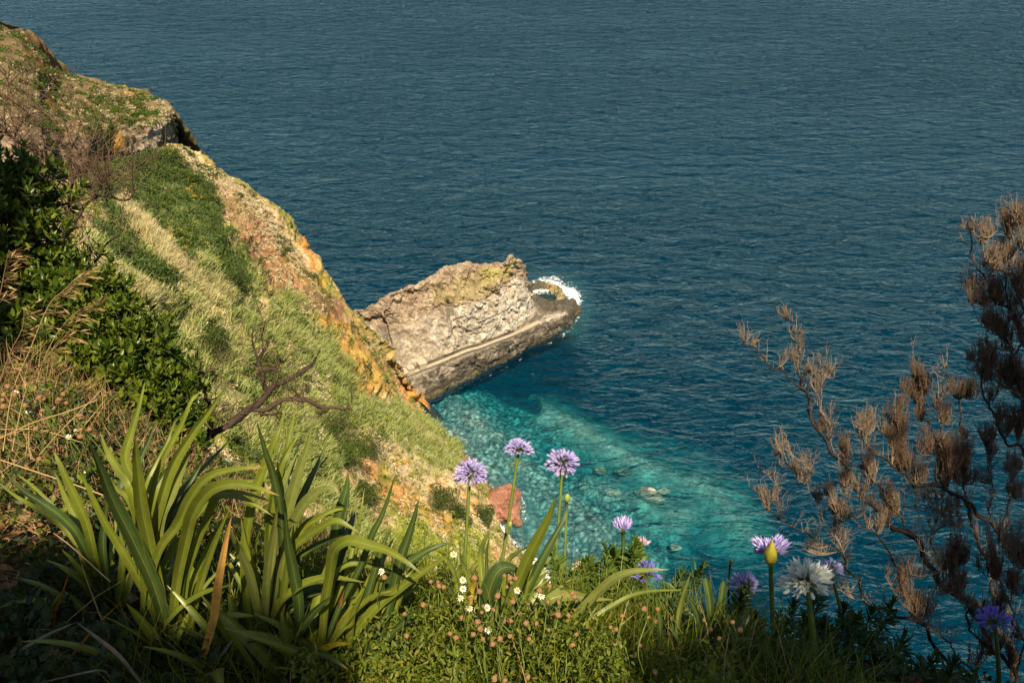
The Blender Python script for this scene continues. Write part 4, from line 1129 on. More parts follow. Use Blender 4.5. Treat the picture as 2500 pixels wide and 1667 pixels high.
plantB = strap_plant((655, 1635), [
    ([(630, 1640), (605, 1480), (598, 1340), (619, 1217), (640, 1155), (670, 1080), (686, 1040), (697, 990)], 36, G_, dict(doff=.2, roll=.2)),
    ([(655, 1600), (662, 1400), (672, 1240), (699, 1100), (712, 1040), (719, 1002)], 24, G_, dict(doff=.25)),
    ([(650, 1600), (652, 1420), (660, 1262), (681, 1152), (702, 1101), (728, 1060)], 32, G_, dict(doff=.15, roll=-.3)),
    ([(655, 1630), (680, 1440), (697, 1280), (715, 1200), (733, 1140), (750, 1090), (761, 1038)], 44, Pl, dict(doff=.1, roll=.1)),
    ([(640, 1620), (660, 1430), (684, 1230), (706, 1150), (727, 1103)], 26, Pl, dict(doff=.1)),
    ([(672, 1640), (690, 1420), (686, 1260), (668, 1160), (645, 1090), (627, 1027)], 32, D_, dict(doff=.0, roll=.2, fold=.4)),
    ([(660, 1600), (690, 1390), (712, 1288), (742, 1232), (770, 1204), (798, 1192), (830, 1198)], 40, Pl, dict(doff=-.05, roll=.2)),
    ([(770, 1660), (792, 1490), (818, 1340), (826, 1272), (838, 1222), (847, 1188), (850, 1148)], 44, D_, dict(doff=.1, roll=.3)),
    ([(680, 1630), (690, 1470), (712, 1350), (746, 1312), (782, 1288), (820, 1272), (850, 1284), (880, 1302)], 34, G_, dict(doff=-.1, roll=.2)),
    ([(650, 1620), (648, 1500), (655, 1380), (668, 1300), (678, 1236)], 32, Pl, dict(doff=-.15, roll=.1)),
    ([(650, 1630), (636, 1520), (610, 1400), (580, 1335), (556, 1278)], 34, Pl, dict(doff=-.15, roll=.2)),
    ([(720, 1690), (732, 1500), (718, 1400), (703, 1325), (696, 1250)], 44, D_, dict(doff=-.1, roll=.2)),
    ([(640, 1640), (675, 1490), (728, 1436), (782, 1414), (830, 1412), (892, 1422)], 32, G_, dict(doff=-.1, roll=.5)),
    ([(620, 1650), (600, 1560), (595, 1480), (612, 1400), (628, 1340)], 34, D_, dict(roll=.3)),
    ([(690, 1690), (715, 1570), (756, 1504), (815, 1450)], 40, D_, dict(doff=-.2, roll=-.2)),
    ([(600, 1650), (640, 1560), (690, 1500), (740, 1480), (800, 1475)], 28, G_, dict(roll=.3)),
    ([(640, 1640), (632, 1500), (626, 1410), (600, 1330), (588, 1260)], 26, G_, dict(roll=.3)),
], "dense strap-leaved clump right of the orange dead leaf, leaves standing against the slope", nfill=16)
plantC = strap_plant((800, 1680), [
    ([(780, 1680), (792, 1500), (806, 1400), (815, 1345), (850, 1320), (898, 1329), (948, 1345), (990, 1370), (1033, 1403)], 42, G_, dict(doff=-.2, roll=.15)),
    ([(760, 1680), (822, 1500), (880, 1385), (909, 1307), (930, 1265), (948, 1217), (967, 1152)], 26, D_, dict(doff=.1, roll=.3)),
    ([(905, 1660), (928, 1560), (960, 1440), (980, 1362), (994, 1322), (1010, 1271), (1025, 1212)], 44, D_, dict(doff=.05, roll=.15)),
    ([(850, 1660), (880, 1560), (930, 1460), (980, 1390), (1030, 1352), (1071, 1332), (1112, 1322)], 34, D_, dict(doff=.1, roll=.3)),
    ([(760, 1720), (850, 1570), (916, 1484), (980, 1432), (1040, 1390), (1100, 1352)], 40, G_, dict(doff=0, roll=.1)),
    ([(845, 1640), (885, 1500), (920, 1380), (938, 1325), (957, 1284)], 30, D_, dict(doff=.1, roll=.2)),
    ([(880, 1620), (898, 1500), (916, 1410), (910, 1342)], 36, G_, dict(doff=.1, roll=.1)),
    ([(800, 1720), (872, 1640), (930, 1570), (975, 1528), (1022, 1480)], 44, D_, dict(doff=-.1, roll=.2)),
    ([(770, 1720), (800, 1600), (850, 1510), (905, 1460), (960, 1440)], 30, G_, dict(roll=.4)),
    ([(830, 1700), (850, 1590), (862, 1500), (890, 1440)], 30, G_, dict(roll=.2)),
    ([(690, 1700), (702, 1640), (738, 1600), (790, 1598), (850, 1632)], 42, D_, dict(doff=-.35, roll=.2)),
    ([(760, 1640), (775, 1596), (815, 1573), (858, 1570)], 26, 'yellow_leaf', dict(doff=-.3, roll=.1)),
], "strap-leaved clump in the centre with long leaves arching right over the grass", nfill=14)
plantD = strap_plant((1200, 1620), [
    ([(1190, 1640), (1230, 1510), (1262, 1430), (1297, 1348), (1322, 1298), (1343, 1255), (1356, 1210)], 46, G_, dict(doff=0, roll=.1)),
    ([(1172, 1650), (1180, 1530), (1196, 1440), (1216, 1395), (1244, 1384), (1280, 1404)], 66, D_, dict(doff=.1, roll=.55, fold=.1)),
    ([(1195, 1560), (1180, 1440), (1174, 1357), (1182, 1322), (1200, 1282)], 24, G_, dict(doff=.4, roll=.1)),
    ([(1200, 1540), (1190, 1420), (1188, 1350), (1196, 1308)], 14, D_, dict(doff=.4)),
    ([(1140, 1560), (1146, 1450), (1162, 1417), (1190, 1400)], 24, 'yellow_leaf', dict(doff=.3)),
    ([(1225, 1560), (1238, 1390), (1262, 1351), (1294, 1332)], 20, G_, dict(doff=.3)),
    ([(1260, 1560), (1292, 1420), (1312, 1375), (1330, 1345), (1356, 1312)], 16, G_, dict(doff=.3)),
    ([(1240, 1600), (1290, 1450), (1313, 1417), (1342, 1390)], 22, G_, dict(doff=.2)),
    ([(1130, 1560), (1120, 1450), (1110, 1400), (1090, 1360), (1060, 1340)], 16, G_, dict(doff=.4)),
    ([(1150, 1560), (1130, 1440), (1100, 1400), (1050, 1392)], 14, G_, dict(doff=.4)),
    ([(1120, 1560), (1114, 1470), (1118, 1400), (1130, 1372)], 20, G_, dict(doff=.3)),
    ([(1160, 1600), (1130, 1500), (1100, 1440), (1070, 1415)], 18, D_, dict(doff=.3)),
    ([(1210, 1540), (1212, 1440), (1218, 1380), (1232, 1330)], 12, Pl, dict(doff=.5)),
    ([(1215, 1540), (1245, 1440), (1275, 1385), (1320, 1350)], 14, G_, dict(doff=.5)),
], "strap-leaved clump between the two left purple flower stems and the white foam", nfill=8, fill_len=.3)
plantE = strap_plant((1330, 1640), [
    ([(1320, 1650), (1368, 1540), (1412, 1494), (1447, 1459), (1473, 1434), (1502, 1410), (1540, 1395), (1583, 1391), (1634, 1389)], 36, Pl, dict(doff=-.05, roll=.1)),
    ([(1290, 1620), (1312, 1494), (1345, 1462), (1390, 1453), (1440, 1460), (1498, 1463)], 42, Pl, dict(doff=.1, roll=.2)),
    ([(1350, 1660), (1340, 1560), (1330, 1520), (1300, 1500)], 40, G_, dict(roll=.2)),
    ([(1330, 1640), (1385, 1560), (1430, 1510), (1462, 1450)], 22, D_, dict(roll=.2)),
], "low strap-leaved clump with one long pale leaf arching right beneath the dark blue flower", nfill=4, fill_len=.22)
plantF = strap_plant((1700, 1630), [
    ([(1650, 1640), (1654, 1540), (1660, 1489), (1671, 1445), (1687, 1395)], 20, Pl, dict(doff=0, roll=.1)),
    ([(1740, 1640), (1737, 1523), (1732, 1458), (1722, 1408)], 24, D_, dict(doff=.1, roll=.1, blunt=True)),
    ([(1760, 1640), (1759, 1540), (1761, 1472), (1767, 1416)], 20, D_, dict(doff=.1, roll=.1, blunt=True)),
    ([(1725, 1640), (1710, 1530), (1696, 1482), (1674, 1452)], 22, D_, dict(doff=0, roll=.2)),
    ([(1800, 1690), (1824, 1601), (1858, 1567), (1894, 1538)], 36, D_, dict(doff=0, roll=.2)),
    ([(1825, 1700), (1840, 1650), (1856, 1612), (1876, 1570)], 15, G_, dict(doff=-.1)),
    ([(1640, 1660), (1652, 1596), (1676, 1576), (1710, 1576), (1745, 1590)], 26, D_, dict(doff=-.1, roll=.2)),
    ([(1840, 1700), (1848, 1655), (1866, 1634), (1892, 1634), (1914, 1654)], 15, G_, dict(doff=-.1)),
    ([(1700, 1680), (1690, 1620), (1672, 1590), (1650, 1580)], 18, G_, dict(doff=-.1)),
    ([(1790, 1700), (1800, 1620), (1830, 1540), (1858, 1500)], 20, D_, dict(doff=.1)),
    ([(1770, 1700), (1782, 1620), (1778, 1560), (1790, 1500)], 22, D_, dict(doff=.1)),
    ([(1600, 1660), (1612, 1560), (1606, 1490), (1594, 1430)], 18, D_, dict(doff=.1)),
], "dark strap-leaved clump at right with blunt upright leaves left of the lavender half dome", nfill=12, fillmat='strap_blue', fill_len=.25)

def single_leaf(name, pts, w, mat, label, cat, d_adj=0., grp=None, **kw):
    bp, bd = ghit(min(max(pts[0][0], 0), 2500), min(pts[0][1], 1680)); bd += d_adj
    V, F, mi_, tb = strap(pts, w, bd, pts[0][1], **kw)
    o = obj(name, V, F, M[mat], attrs={"mid": mi_ * 0, "tipb": tb * 0}); return tag(o, label, cat, grp)
single_leaf("dead_leaf", [(478, 1655), (500, 1590), (522, 1510), (530, 1450), (540, 1385), (553, 1317), (565, 1260)], 34, 'orange_leaf', "bright orange dead strap leaf standing between two green clumps", "leaf", -.05, doff=-.1, roll=.1)
single_leaf("dead_leaf", [(795, 1620), (812, 1545), (828, 1482), (840, 1440)], 20, 'rust_leaf', "rusty brown dead leaf standing in the central green clump", "leaf", -.1, doff=-.05, roll=.1)
single_leaf("dead_leaf", [(118, 1560), (128, 1530), (134, 1490), (155, 1436), (178, 1370)], 11, 'rust_leaf', "thin rusty dead leaf at the lower left below the arching leaves", "leaf", 0, doff=0)
single_leaf("dead_leaf", [(130, 1650), (190, 1580), (240, 1520), (300, 1465)], 10, 'rust_leaf', "long brown dead stalk lying across the dark lower left corner", "leaf", -.1, doff=.1)
single_leaf("dry_leaf", [(0, 1618), (60, 1578), (120, 1545), (187, 1518)], 13, 'grey_straw', "grey dry leaf rising to the bend at the lower left corner", "leaf", -.15, doff=0, fold=.4)
single_leaf("dry_leaf", [(345, 1667), (290, 1600), (235, 1555), (187, 1518)], 15, 'grey_straw', "grey dry leaf falling right from the bend at the lower left corner", "leaf", -.15, doff=0, fold=.4)
single_leaf("dry_leaf", [(90, 1667), (170, 1648), (250, 1635), (275, 1667)], 8, 'grey_straw', "thin grey dry leaf along the bottom edge at lower left", "leaf", -.15, doff=0)
single_leaf("dry_leaf", [(500, 1640), (545, 1590), (588, 1530)], 14, 'grey_straw', "pale dry leaf lying beside the base of the orange leaf", "leaf", -.1, doff=0)
single_leaf("dry_leaf", [(480, 1665), (505, 1645), (530, 1640), (550, 1655)], 10, 'grey_straw', "curled pale dry leaf at the bottom edge below the orange leaf", "leaf", -.1, doff=0)

# ================================================================== AGAPANTHUS FLOWERS
fl = []
for k in range(6):
    a = k * math.pi / 3; ca, sa = math.cos(a), math.sin(a); tx, ty = -sa, ca
    r0, r1, r2, w0, w1 = .05, .15, .31, .035, .105
    fl += [(ca * r0 - tx * w0, .0, sa * r0 - ty * w0), (ca * r0 + tx * w0, 0, sa * r0 + ty * w0),
           (ca * r1 - tx * w1, .55, sa * r1 - ty * w1), (ca * r1 + tx * w1, .55, sa * r1 + ty * w1), (ca * r2, 1, sa * r2)]
FLOR = np.array(fl); FLORF = []
for k in range(6): b = k * 5; FLORF += [(b, b + 1, b + 3, b + 2), (b + 2, b + 3, b + 4)]
def budT(n=7):
    a = np.linspace(0, 2 * math.pi, n, endpoint=False)
    V = []; F = []
    for i, (y, r) in enumerate([(0, .03), (.25, .10), (.6, .13), (.85, .09), (1, .01)]):
        V += [(r * math.cos(t), y, r * math.sin(t)) for t in a]
    for i in range(4):
        for j in range(n): F.append((i * n + j, (i + 1) * n + j, (i + 1) * n + (j + 1) % n, i * n + (j + 1) % n))
    return np.array(V), F
BUDT, BUDF = budT()
def flower(stem, rpx, d, label, mat='lav', nf=170, polar=(0, 100), smat='stem', flat=1.0, base_mats=None, stem_px=8, flor_w=1.0, tilt=(0, 0), frac=.40, name="agapanthus"):
    """stem: pixel points base -> head centre"""
    st_ = np.array(stem, float); S = cr(st_, 16)
    hp = S[-1]
    dd = d * (1 + .35 * (S[:, 1] - hp[1]) / FPX)
    Q = P(S[:, 0], S[:, 1], dd)
    c = Q[-1]; Rm = rpx * d / FPX
    t = thing(name, Q[0], label, "flower", "agapanthus flowers on tall stems")
    wpx = stem_px * d / FPX / 2
    V, F = tube(Q, wpx * np.linspace(1.15, .85, 16), 8); obj("stem", V, F, M[smat], parent=t)
    up = norm(np.array([0, .62, .85]) + np.array([tilt[0], tilt[1], 0]))
    # even directions over the polar range
    ct = np.linspace(math.cos(R(polar[0])), math.cos(R(polar[1])), nf); ph = np.arange(nf) * 2.399963 + rng.uniform(0, 6)
    stt = np.sqrt(1 - ct ** 2)
    X0 = norm(np.cross(up, [0.3, 1, 0.1])); Y0 = np.cross(up, X0)
    D = X0 * (stt * np.cos(ph))[:, None] + Y0 * (stt * np.sin(ph))[:, None] + up * ct[:, None]
    D = norm(D + .12 * rng.normal(size=D.shape)); 
    L = Rm * rng.uniform(.66, 1.06, nf) * (1 - (1 - flat) * np.clip(ct, 0, 1))
    fl_ = L * frac
    O = c + D * (L - fl_)[:, None] - up * (.06 * Rm)
    X, Y, Z = frames(norm(D + [0, 0, -.06]), roll=rng.uniform(0, 6.28, nf))
    sw = fl_ * .95 * flor_w * rng.uniform(.7, 1.15, nf)
    isb = rng.uniform(size=nf) < .22
    V, F = stamp(FLOR, FLORF, O[~isb], X[~isb] * sw[~isb, None], Y[~isb] * fl_[~isb, None], Z[~isb] * sw[~isb, None])
    V2, F2 = stamp(BUDT, BUDF, O[isb], X[isb] * sw[isb, None], Y[isb] * fl_[isb, None] * .85, Z[isb] * sw[isb, None])
    V, F = join([(V, F), (V2, F2)])
    PV, PF = V, F
    ps = []
    for k in range(nf): ps.append(tube([c, c + D[k] * L[k] * .25, O[k] + D[k] * fl_[k] * .1], [wpx * .18] * 3, 3, cap=False))
    V, F = join(ps); fh = obj("flower_head", V, F, M['pedicel'], parent=t); obj("petals", PV, PF, M[mat], parent=fh)
    if base_mats:
        nb = 9; Db = norm(rand_dirs(nb) * [1, 1, .4] + [0, 0, base_mats[1]])
        X, Y, Z = frames(Db)
        V, F = stamp(LEAF8, LEAF8F, np.repeat(c[None], nb, 0), X * Rm * .25, Y * Rm * base_mats[2], Z * Rm * .2)
        obj("withered_bracts", V, F, M[base_mats[0]], parent=fh)
    return t
flower([(1130, 1440), (1137, 1330), (1142, 1250), (1146, 1180), (1150, 1152)], 46, 3.2, "leftmost purple agapanthus, its head overlapping the brow of the slope", polar=(0, 125), tilt=(.1, 0), flat=.88)
flower([(1218, 1440), (1232, 1330), (1243, 1262), (1256, 1170), (1267, 1098)], 38, 3.3, "purple agapanthus with the highest, flattest head, a bud halfway up its stem", polar=(0, 96), flat=.85, base_mats=('cream', -.3, .35))
flower([(1346, 1440), (1358, 1330), (1367, 1230), (1373, 1130)], 45, 3.1, "purple agapanthus with faded pinkish petals drooping below the head", polar=(0, 120), tilt=(.12, 0), base_mats=('pink', -1.2, .85), smat='stem', flat=.95)
flower([(1526, 1600), (1526, 1500), (1523, 1400), (1521, 1296)], 40, 2.9, "half opened violet agapanthus standing above the green shrub in the centre", mat='lav', polar=(0, 48), nf=38, smat='stem_dark', base_mats=('spathe', .8, .35), frac=.7, stem_px=10)
flower([(1562, 1420), (1566, 1370), (1568, 1332)], 26, 3.4, "small pale pink flower head peeping behind the green shrub top", mat='pink', polar=(0, 60), nf=30, frac=.7)
flower([(1577, 1560), (1577, 1480), (1578, 1402)], 42, 2.9, "deep blue agapanthus half hidden behind the long pale leaf", mat='lav_dark', polar=(0, 100), nf=70, smat='stem_dark', stem_px=11)
flower([(1820, 1520), (1819, 1470), (1817, 1432)], 44, 2.9, "lavender half dome agapanthus just above the dark leaves on the right", polar=(0, 92), nf=80, base_mats=('spathe', -1.0, .4))
flower([(1896, 1690), (1889, 1560), (1884, 1460), (1881, 1356)], 62, 2.5, "agapanthus still bursting from its yellow sheath, on a tall straight stem", mat='lav', polar=(0, 62), nf=70, stem_px=13, frac=.6)
flower([(1991, 1690), (1987, 1580), (1978, 1490), (1970, 1420)], 70, 2.25, "large white agapanthus in the shade beside the yellow sheathed one", mat='white', polar=(0, 118), nf=62, stem_px=16, smat='stem', flor_w=1.5, frac=.5, flat=.95)
flower([(2060, 1520), (2045, 1460), (2028, 1392)], 34, 2.9, "small lavender agapanthus partly behind the white one under the branches", polar=(0, 90), nf=60, tilt=(.3, 0))
flower([(2440, 1690), (2436, 1600), (2428, 1520)], 46, 2.3, "dark blue agapanthus deep in shade under the heath tree", mat='lav_dark', polar=(0, 95), nf=60, smat='stem_dark', stem_px=11)
flower([(1424, 1500), (1420, 1440), (1416, 1388)], 24, 3.0, "withered cream agapanthus head on a short stalk in front of the foam", mat='cream', polar=(0, 115), nf=60, base_mats=None, smat='stem')

def budflower(stem, rpx, hpx, d, label, mat='bud', smat='stem', stem_px=7, lean=0.):
    S = cr(np.array(stem, float), 12); dd = d * (1 + .35 * (S[:, 1] - S[-1, 1]) / FPX); Q = P(S[:, 0], S[:, 1], dd)
    t = thing("flower_bud", Q[0], label, "flower bud", "closed buds on tall stems")
    V, F = tube(Q, stem_px * d / FPX / 2, 7); obj("stem", V, F, M[smat], parent=t)
    T = np.array([[lean, 0, 1.]]); X, Y, Z = frames(norm(T))
    h_ = hpx * d / FPX; r_ = rpx * d / FPX
    V, F = stamp(BUDT, BUDF, Q[-1:] - Y * h_ * .05, X * r_ / .13, Y * h_, Z * r_ / .13); obj("bud", V, F, M[mat], parent=t)
    return t
budflower([(1376, 1440), (1380, 1330), (1384, 1225)], 8, 30, 3.1, "closed green bud right of the pinkish purple flower")
budflower([(1786, 1560), (1778, 1460), (1782, 1378)], 5.5, 22, 2.9, "tiny closed bud on a thin stem left of the yellow sheathed flower", smat='stem_dark', stem_px=5)
budflower([(1236, 1330), (1240, 1300), (1244, 1288)], 6, 26, 3.22, "pale bud clinging halfway up the stem of the highest purple flower", stem_px=4, lean=.1)
# the yellow sheath
def sheathT(n=12):
    V = []; F = []
    for i, (y, r) in enumerate([(0, .035), (.1, .095), (.3, .13), (.5, .12), (.7, .082), (.88, .035), (1.05, .004)]):
        V += [(r * (1 + .10 * math.cos(5 * t_) ) * math.cos(t_) + .05 * y ** 2, y, r * (1 + .10 * math.cos(5 * t_)) * math.sin(t_)) for t_ in np.arange(n) * 2 * math.pi / n]
    for i in range(6):
        for j in range(n): F.append((i * n + j, (i + 1) * n + j, (i + 1) * n + (j + 1) % n, i * n + (j + 1) % n))
    return np.array(V), F
STV, STF = sheathT()
c = P(1879, 1372, 2.43); X, Y, Z = frames(norm(np.array([[-.08, 0, 1.]])))
s_ = 2.42 / FPX
V, F = stamp(STV, STF, c[None], X * 20 * s_ / .13, Y * 72 * s_, Z * 16 * s_ / .13)
o = obj("flower_sheath", V, F, M['spathe']); tag(o, "yellow papery sheath around the bursting flower head", "sheath")

# ================================================================== LEAFY SHRUBS AND GROUND COVER
def tubes_batch(Pn, rad, sides=3):
    """Pn (N,n,3), rad (N,n)"""
    N, n, _ = Pn.shape
    T = norm(np.gradient(Pn, axis=1)); h_ = np.array([.31, .52, .79])
    A = norm(np.cross(T, h_)); B = np.cross(T, A)
    a = np.arange(sides) * 2 * math.pi / sides
    V = Pn[:, :, None] + rad[:, :, None, None] * (np.cos(a)[None, None, :, None] * A[:, :, None] + np.sin(a)[None, None, :, None] * B[:, :, None])
    i = np.arange(N * n * sides).reshape(N, n, sides); j = np.roll(i, -1, 2)
    F = np.stack([i[:, :-1].ravel(), i[:, 1:].ravel(), j[:, 1:].ravel(), j[:, :-1].ravel()], 1)
    return V.reshape(-1, 3), [F]

def in_poly_shell(blobs, n):
    w_ = np.array([b[3] ** 2 for b in blobs]); k = rng.choice(len(blobs), n, p=w_ / w_.sum())
    C = P(np.array([b[0] for b in blobs])[k], np.array([b[1] for b in blobs])[k], np.array([b[2] for b in blobs])[k])
    r_ = np.array([b[3] for b in blobs])[k]
    D = rand_dirs(n, .25)
    return C + D * (r_ * rng.uniform(.35, 1.08, n))[:, None] * [1, 1, .9], D, C
def broadleaf(blobs, ntip, nleaf, L, label, mat='laurel', name="broadleaf_bush", grp="dark broadleaf bushes at the left"):
    O, D, C = in_poly_shell(blobs, ntip)
    base, _ = P(blobs[0][0], blobs[0][1], blobs[0][2]), 0
    base = np.array([C[:, 0].mean(), C[:, 1].mean(), C[:, 2].min() - .5])
    t = thing(name, base, label, "bush", grp)
    ax = norm(D + [0, 0, .9] + .3 * rng.normal(size=D.shape))
    Or = np.repeat(O, nleaf, 0); A = np.repeat(ax, nleaf, 0)
    ph = np.tile(np.arange(nleaf) * 2.4, ntip) + np.repeat(rng.uniform(0, 6.28, ntip), nleaf)
    X, _, Z = frames(A)
    op = np.tile(np.linspace(.35, 1.25, nleaf), ntip)
    Dl = norm(A * np.cos(op)[:, None] + (X * np.cos(ph)[:, None] + Z * np.sin(ph)[:, None]) * np.sin(op)[:, None])
    h_ = A
    X2 = norm(np.cross(Dl, h_)); Z2 = np.cross(X2, Dl)
    s = rng.uniform(.6, 1.2, len(Dl)) * L
    Or = Or - A * (op * L * .55)[:, None]
    V, F = stamp(LEAF8, LEAF8F, Or, X2 * (s * .36)[:, None], Dl * s[:, None], Z2 * s[:, None])
    obj("foliage", V, F, M[mat], parent=t)
    n = min(260, ntip); tt = np.linspace(0, 1, 4)
    Pn = C[:n, None] * (1 - tt)[None, :, None] + O[:n, None] * tt[None, :, None] + np.array([0, 0, -.1])
    V, F = tubes_batch(Pn, np.tile(np.linspace(.012, .004, 4), (n, 1)), 4); 
    lb = [tube([base, (base + c) / 2 + [.1, 0, 0], c], [.035, .025, .015], 5) for c in np.unique(C.round(3), axis=0)]
    V, F = join([(V, F)] + lb)
    obj("branches", V, F, M['bark_dark'], parent=t)
    return t
broadleaf([(30, 440, 5.2, .32), (90, 480, 5.3, .28), (20, 560, 5.0, .36), (80, 600, 5.1, .32), (40, 680, 5.1, .4), (110, 700, 5.2, .3), (-60, 500, 5.1, .4), (-30, 800, 5, .4)], 820, 9, .068,
          "tall dark glossy bush cut by the left edge of the photo")
broadleaf([(180, 700, 5.0, .28), (250, 720, 5.1, .2), (230, 790, 4.9, .34), (300, 830, 4.9, .30), (350, 900, 4.8, .3), (410, 930, 4.8, .24), (390, 1010, 4.6, .3), (280, 930, 4.7, .38), (180, 850, 4.8, .38), (320, 1020, 4.5, .32), (220, 1000, 4.5, .36), (100, 830, 4.8, .38), (120, 930, 4.6, .34), (430, 1050, 4.5, .2), (40, 880, 4.7, .34)], 2100, 9, .062,
          "wide glossy green bush left of the dead forked branches")

# ground cover of small lobed leaves with sprigs
def cover(name, n, xr, yr, hmax, L, mat, label, cat, keep=None, up=.5, tmpl=(LEAF8, LEAF8F), w=.5, nper=6):
    ns = n // nper
    x = rng.uniform(*xr, ns * 3); y = rng.uniform(*yr, ns * 3)
    if keep is not None:
        kx, ky, _ = proj(np.stack([x, y, gz(x, y) + hmax * .4], 1)); ok = keep(kx, ky, x, y); x, y = x[ok], y[ok]
    x, y = x[:ns], y[:ns]; ns = len(x)
    z0 = gz(x, y); hh = rng.uniform(.1, 1, ns) ** 1.2 * hmax * np.clip(.65 + 1.3 * fbm(np.stack([x, y, 0 * x], 1), .16, 3, 301), .12, 1.6)
    top = np.stack([x, y, z0], 1) + np.array([0, 0, 1.]) * hh[:, None]
    O = np.repeat(top, nper, 0) + rng.normal(size=(ns * nper, 3)) * [.012, .012, .02]
    D = rand_dirs(ns * nper, up); X, Y, Z = frames(D, roll=rng.uniform(-.8, .8, ns * nper))
    s = rng.uniform(.5, 1.25, len(D)) * L
    V, F = stamp(*tmpl, O, X * (s * w)[:, None], Y * s[:, None], Z * s[:, None])
    o = obj(name, V, F, M[mat], loc=[0, 0, CAMZ]); return tag(o, label, cat, kind="stuff")
kc = lambda kx, ky, x, y: (kx > 820 + (1667 - ky) * .6) & (kx < 1760)
cover("ground_cover", 66000, (-.75, .75), (.85, 1.75), .20, .017, 'cover', "bright green small lobed leaves carpeting the centre foreground", "ground cover", kc, w=.34, up=.8)
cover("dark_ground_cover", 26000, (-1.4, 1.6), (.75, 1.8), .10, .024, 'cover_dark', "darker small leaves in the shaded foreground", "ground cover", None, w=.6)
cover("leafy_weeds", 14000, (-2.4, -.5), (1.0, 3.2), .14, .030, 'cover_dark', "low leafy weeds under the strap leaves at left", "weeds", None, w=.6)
cover("yellowing_weeds", 9000, (-3.0, -.9), (1.6, 3.4), .16, .026, 'cover', "yellowish green weeds in the dry grass at left", "weeds", None, w=.5)
cover("leaf_litter", 9000, (-2.6, 1.4), (.75, 3.2), .02, .035, 'litter', "brown dead leaves littering the ground", "leaf litter", None, up=.1, w=.6, nper=2)
def grass(name, n, xr, yr, L, Wd, mat, label, keep=None, spread=.6, z0=0):
    x = rng.uniform(*xr, n * 3); y = rng.uniform(*yr, n * 3)
    if keep is not None:
        kx, ky, _ = proj(np.stack([x, y, gz(x, y) + .05], 1)); ok = keep(kx, ky); x, y = x[ok], y[ok]
    x, y = x[:n], y[:n]; n = len(x)
    O = np.stack([x, y, gz(x, y) + z0 * rng.uniform(0, 1, n)], 1)
    D = norm(np.array([0, 0, 1.]) + spread * rng.normal(size=(n, 3))); X, Y, Z = frames(D, roll=rng.uniform(0, 6.28, n))
    s = rng.uniform(.35, 1.2, n) * L
    V, F = stamp(BLADE, BLADEF, O, X * Wd, Y * s[:, None], Z * s[:, None])
    o = obj(name, V, F, M[mat], loc=[0, 0, CAMZ]); return tag(o, label, "grass", kind="stuff")
grass("dry_grass", 9000, (-3.4, -.7), (1.7, 3.6), .16, .0030, 'straw', "tangled straw coloured dry grass at left", spread=1.0, z0=.12)
grass("fallen_straw", 1200, (-1.5, .8), (.8, 2.0), .22, .004, 'straw', "scattered dry straws on the dark ground", spread=2.4, z0=.03)
grass("green_grass", 7000, (-.9, .9), (.9, 1.9), .25, .0035, 'cover', "thin green grass blades among the seed heads", spread=.35)
grass("long_grass", 1600, (-.4, .7), (1.3, 1.9), .26, .006, 'cover', "longer grass blades on the edge above the drop", spread=.4)

# spent daisies and open daisies
MARKS = [((1215, 1440), "the broad dark bent leaf"), ((1345, 1240), "the long blade tip over the foam"), ((1164, 1410), "the yellow curved leaf"), ((1263, 1440), "the white daisy on the bent leaf"), ((1440, 1462), "the level pale leaf"),
         ((1560, 1392), "the long pale arching leaf"), ((1418, 1388), "the withered cream head"), ((1580, 1385), "the deep blue flower"), ((1525, 1272), "the half opened violet flower"), ((1680, 1480), "the bright upright blade"),
         ((1722, 1440), "the blunt dark leaves"), ((1818, 1408), "the lavender half dome"), ((1880, 1333), "the yellow sheathed flower"), ((1970, 1400), "the white flower"), ((2430, 1510), "the shaded blue flower"), ((1885, 1560), "the tall bare stem"),
         ((1985, 1560), "the white flower's stem"), ((1000, 1500), "the dark leaves pointing up right"), ((1460, 1500), "the silvery shoots"), ((815, 1590), "the yellow leaf at the bottom"), ((1300, 1600), "the bottom centre of the grass"), ((1600, 1600), "the bottom right weeds"), ((1100, 1600), "the bottom left of the green cover"),
         ((80, 950), "the leftmost white daisies"), ((115, 982), "the upper left daisy"), ((190, 1055), "the paired white daisies"), ((204, 1150), "the lone white daisy"), ((30, 1120), "the pale straw's left end"), ((240, 1070), "the tall left strap leaves"), ((2200, 1500), "the heath tree's lean trunk"), ((2350, 1640), "the lower right corner")]
SEEN = {}
def where(px_, py_, head, tail=""):
    dd_ = sorted((math.hypot(px_ - m[0][0], py_ - m[0][1]), m) for m in MARKS)
    for dist_, (q, nm) in dd_[:4]:
        dx, dy = px_ - q[0], py_ - q[1]
        v = "above" if dy < -abs(dx) * .4 else ("below" if dy > abs(dx) * .4 else "")
        h_ = "left" if dx < -abs(dy) * .4 else ("right" if dx > abs(dy) * .4 else "")
        dr = (v + (" and " if v and h_ else "") + h_) or "at"
        if dr.endswith("left") or dr.endswith("right"): dr += " of"
        near = "just " if dist_ < 45 else ("well " if dist_ > 110 else "")
        lb = "%s %s%s %s%s" % (head, near, dr, nm, tail)
        if lb not in SEEN: SEEN[lb] = 1; return lb
    for a_, b_ in ((0, 1), (0, 2), (1, 2), (0, 3)):
        lb = "%s between %s and %s%s" % (head, dd_[a_][1][1], dd_[b_][1][1], tail)
        if lb not in SEEN: SEEN[lb] = 1; return lb
    return lb
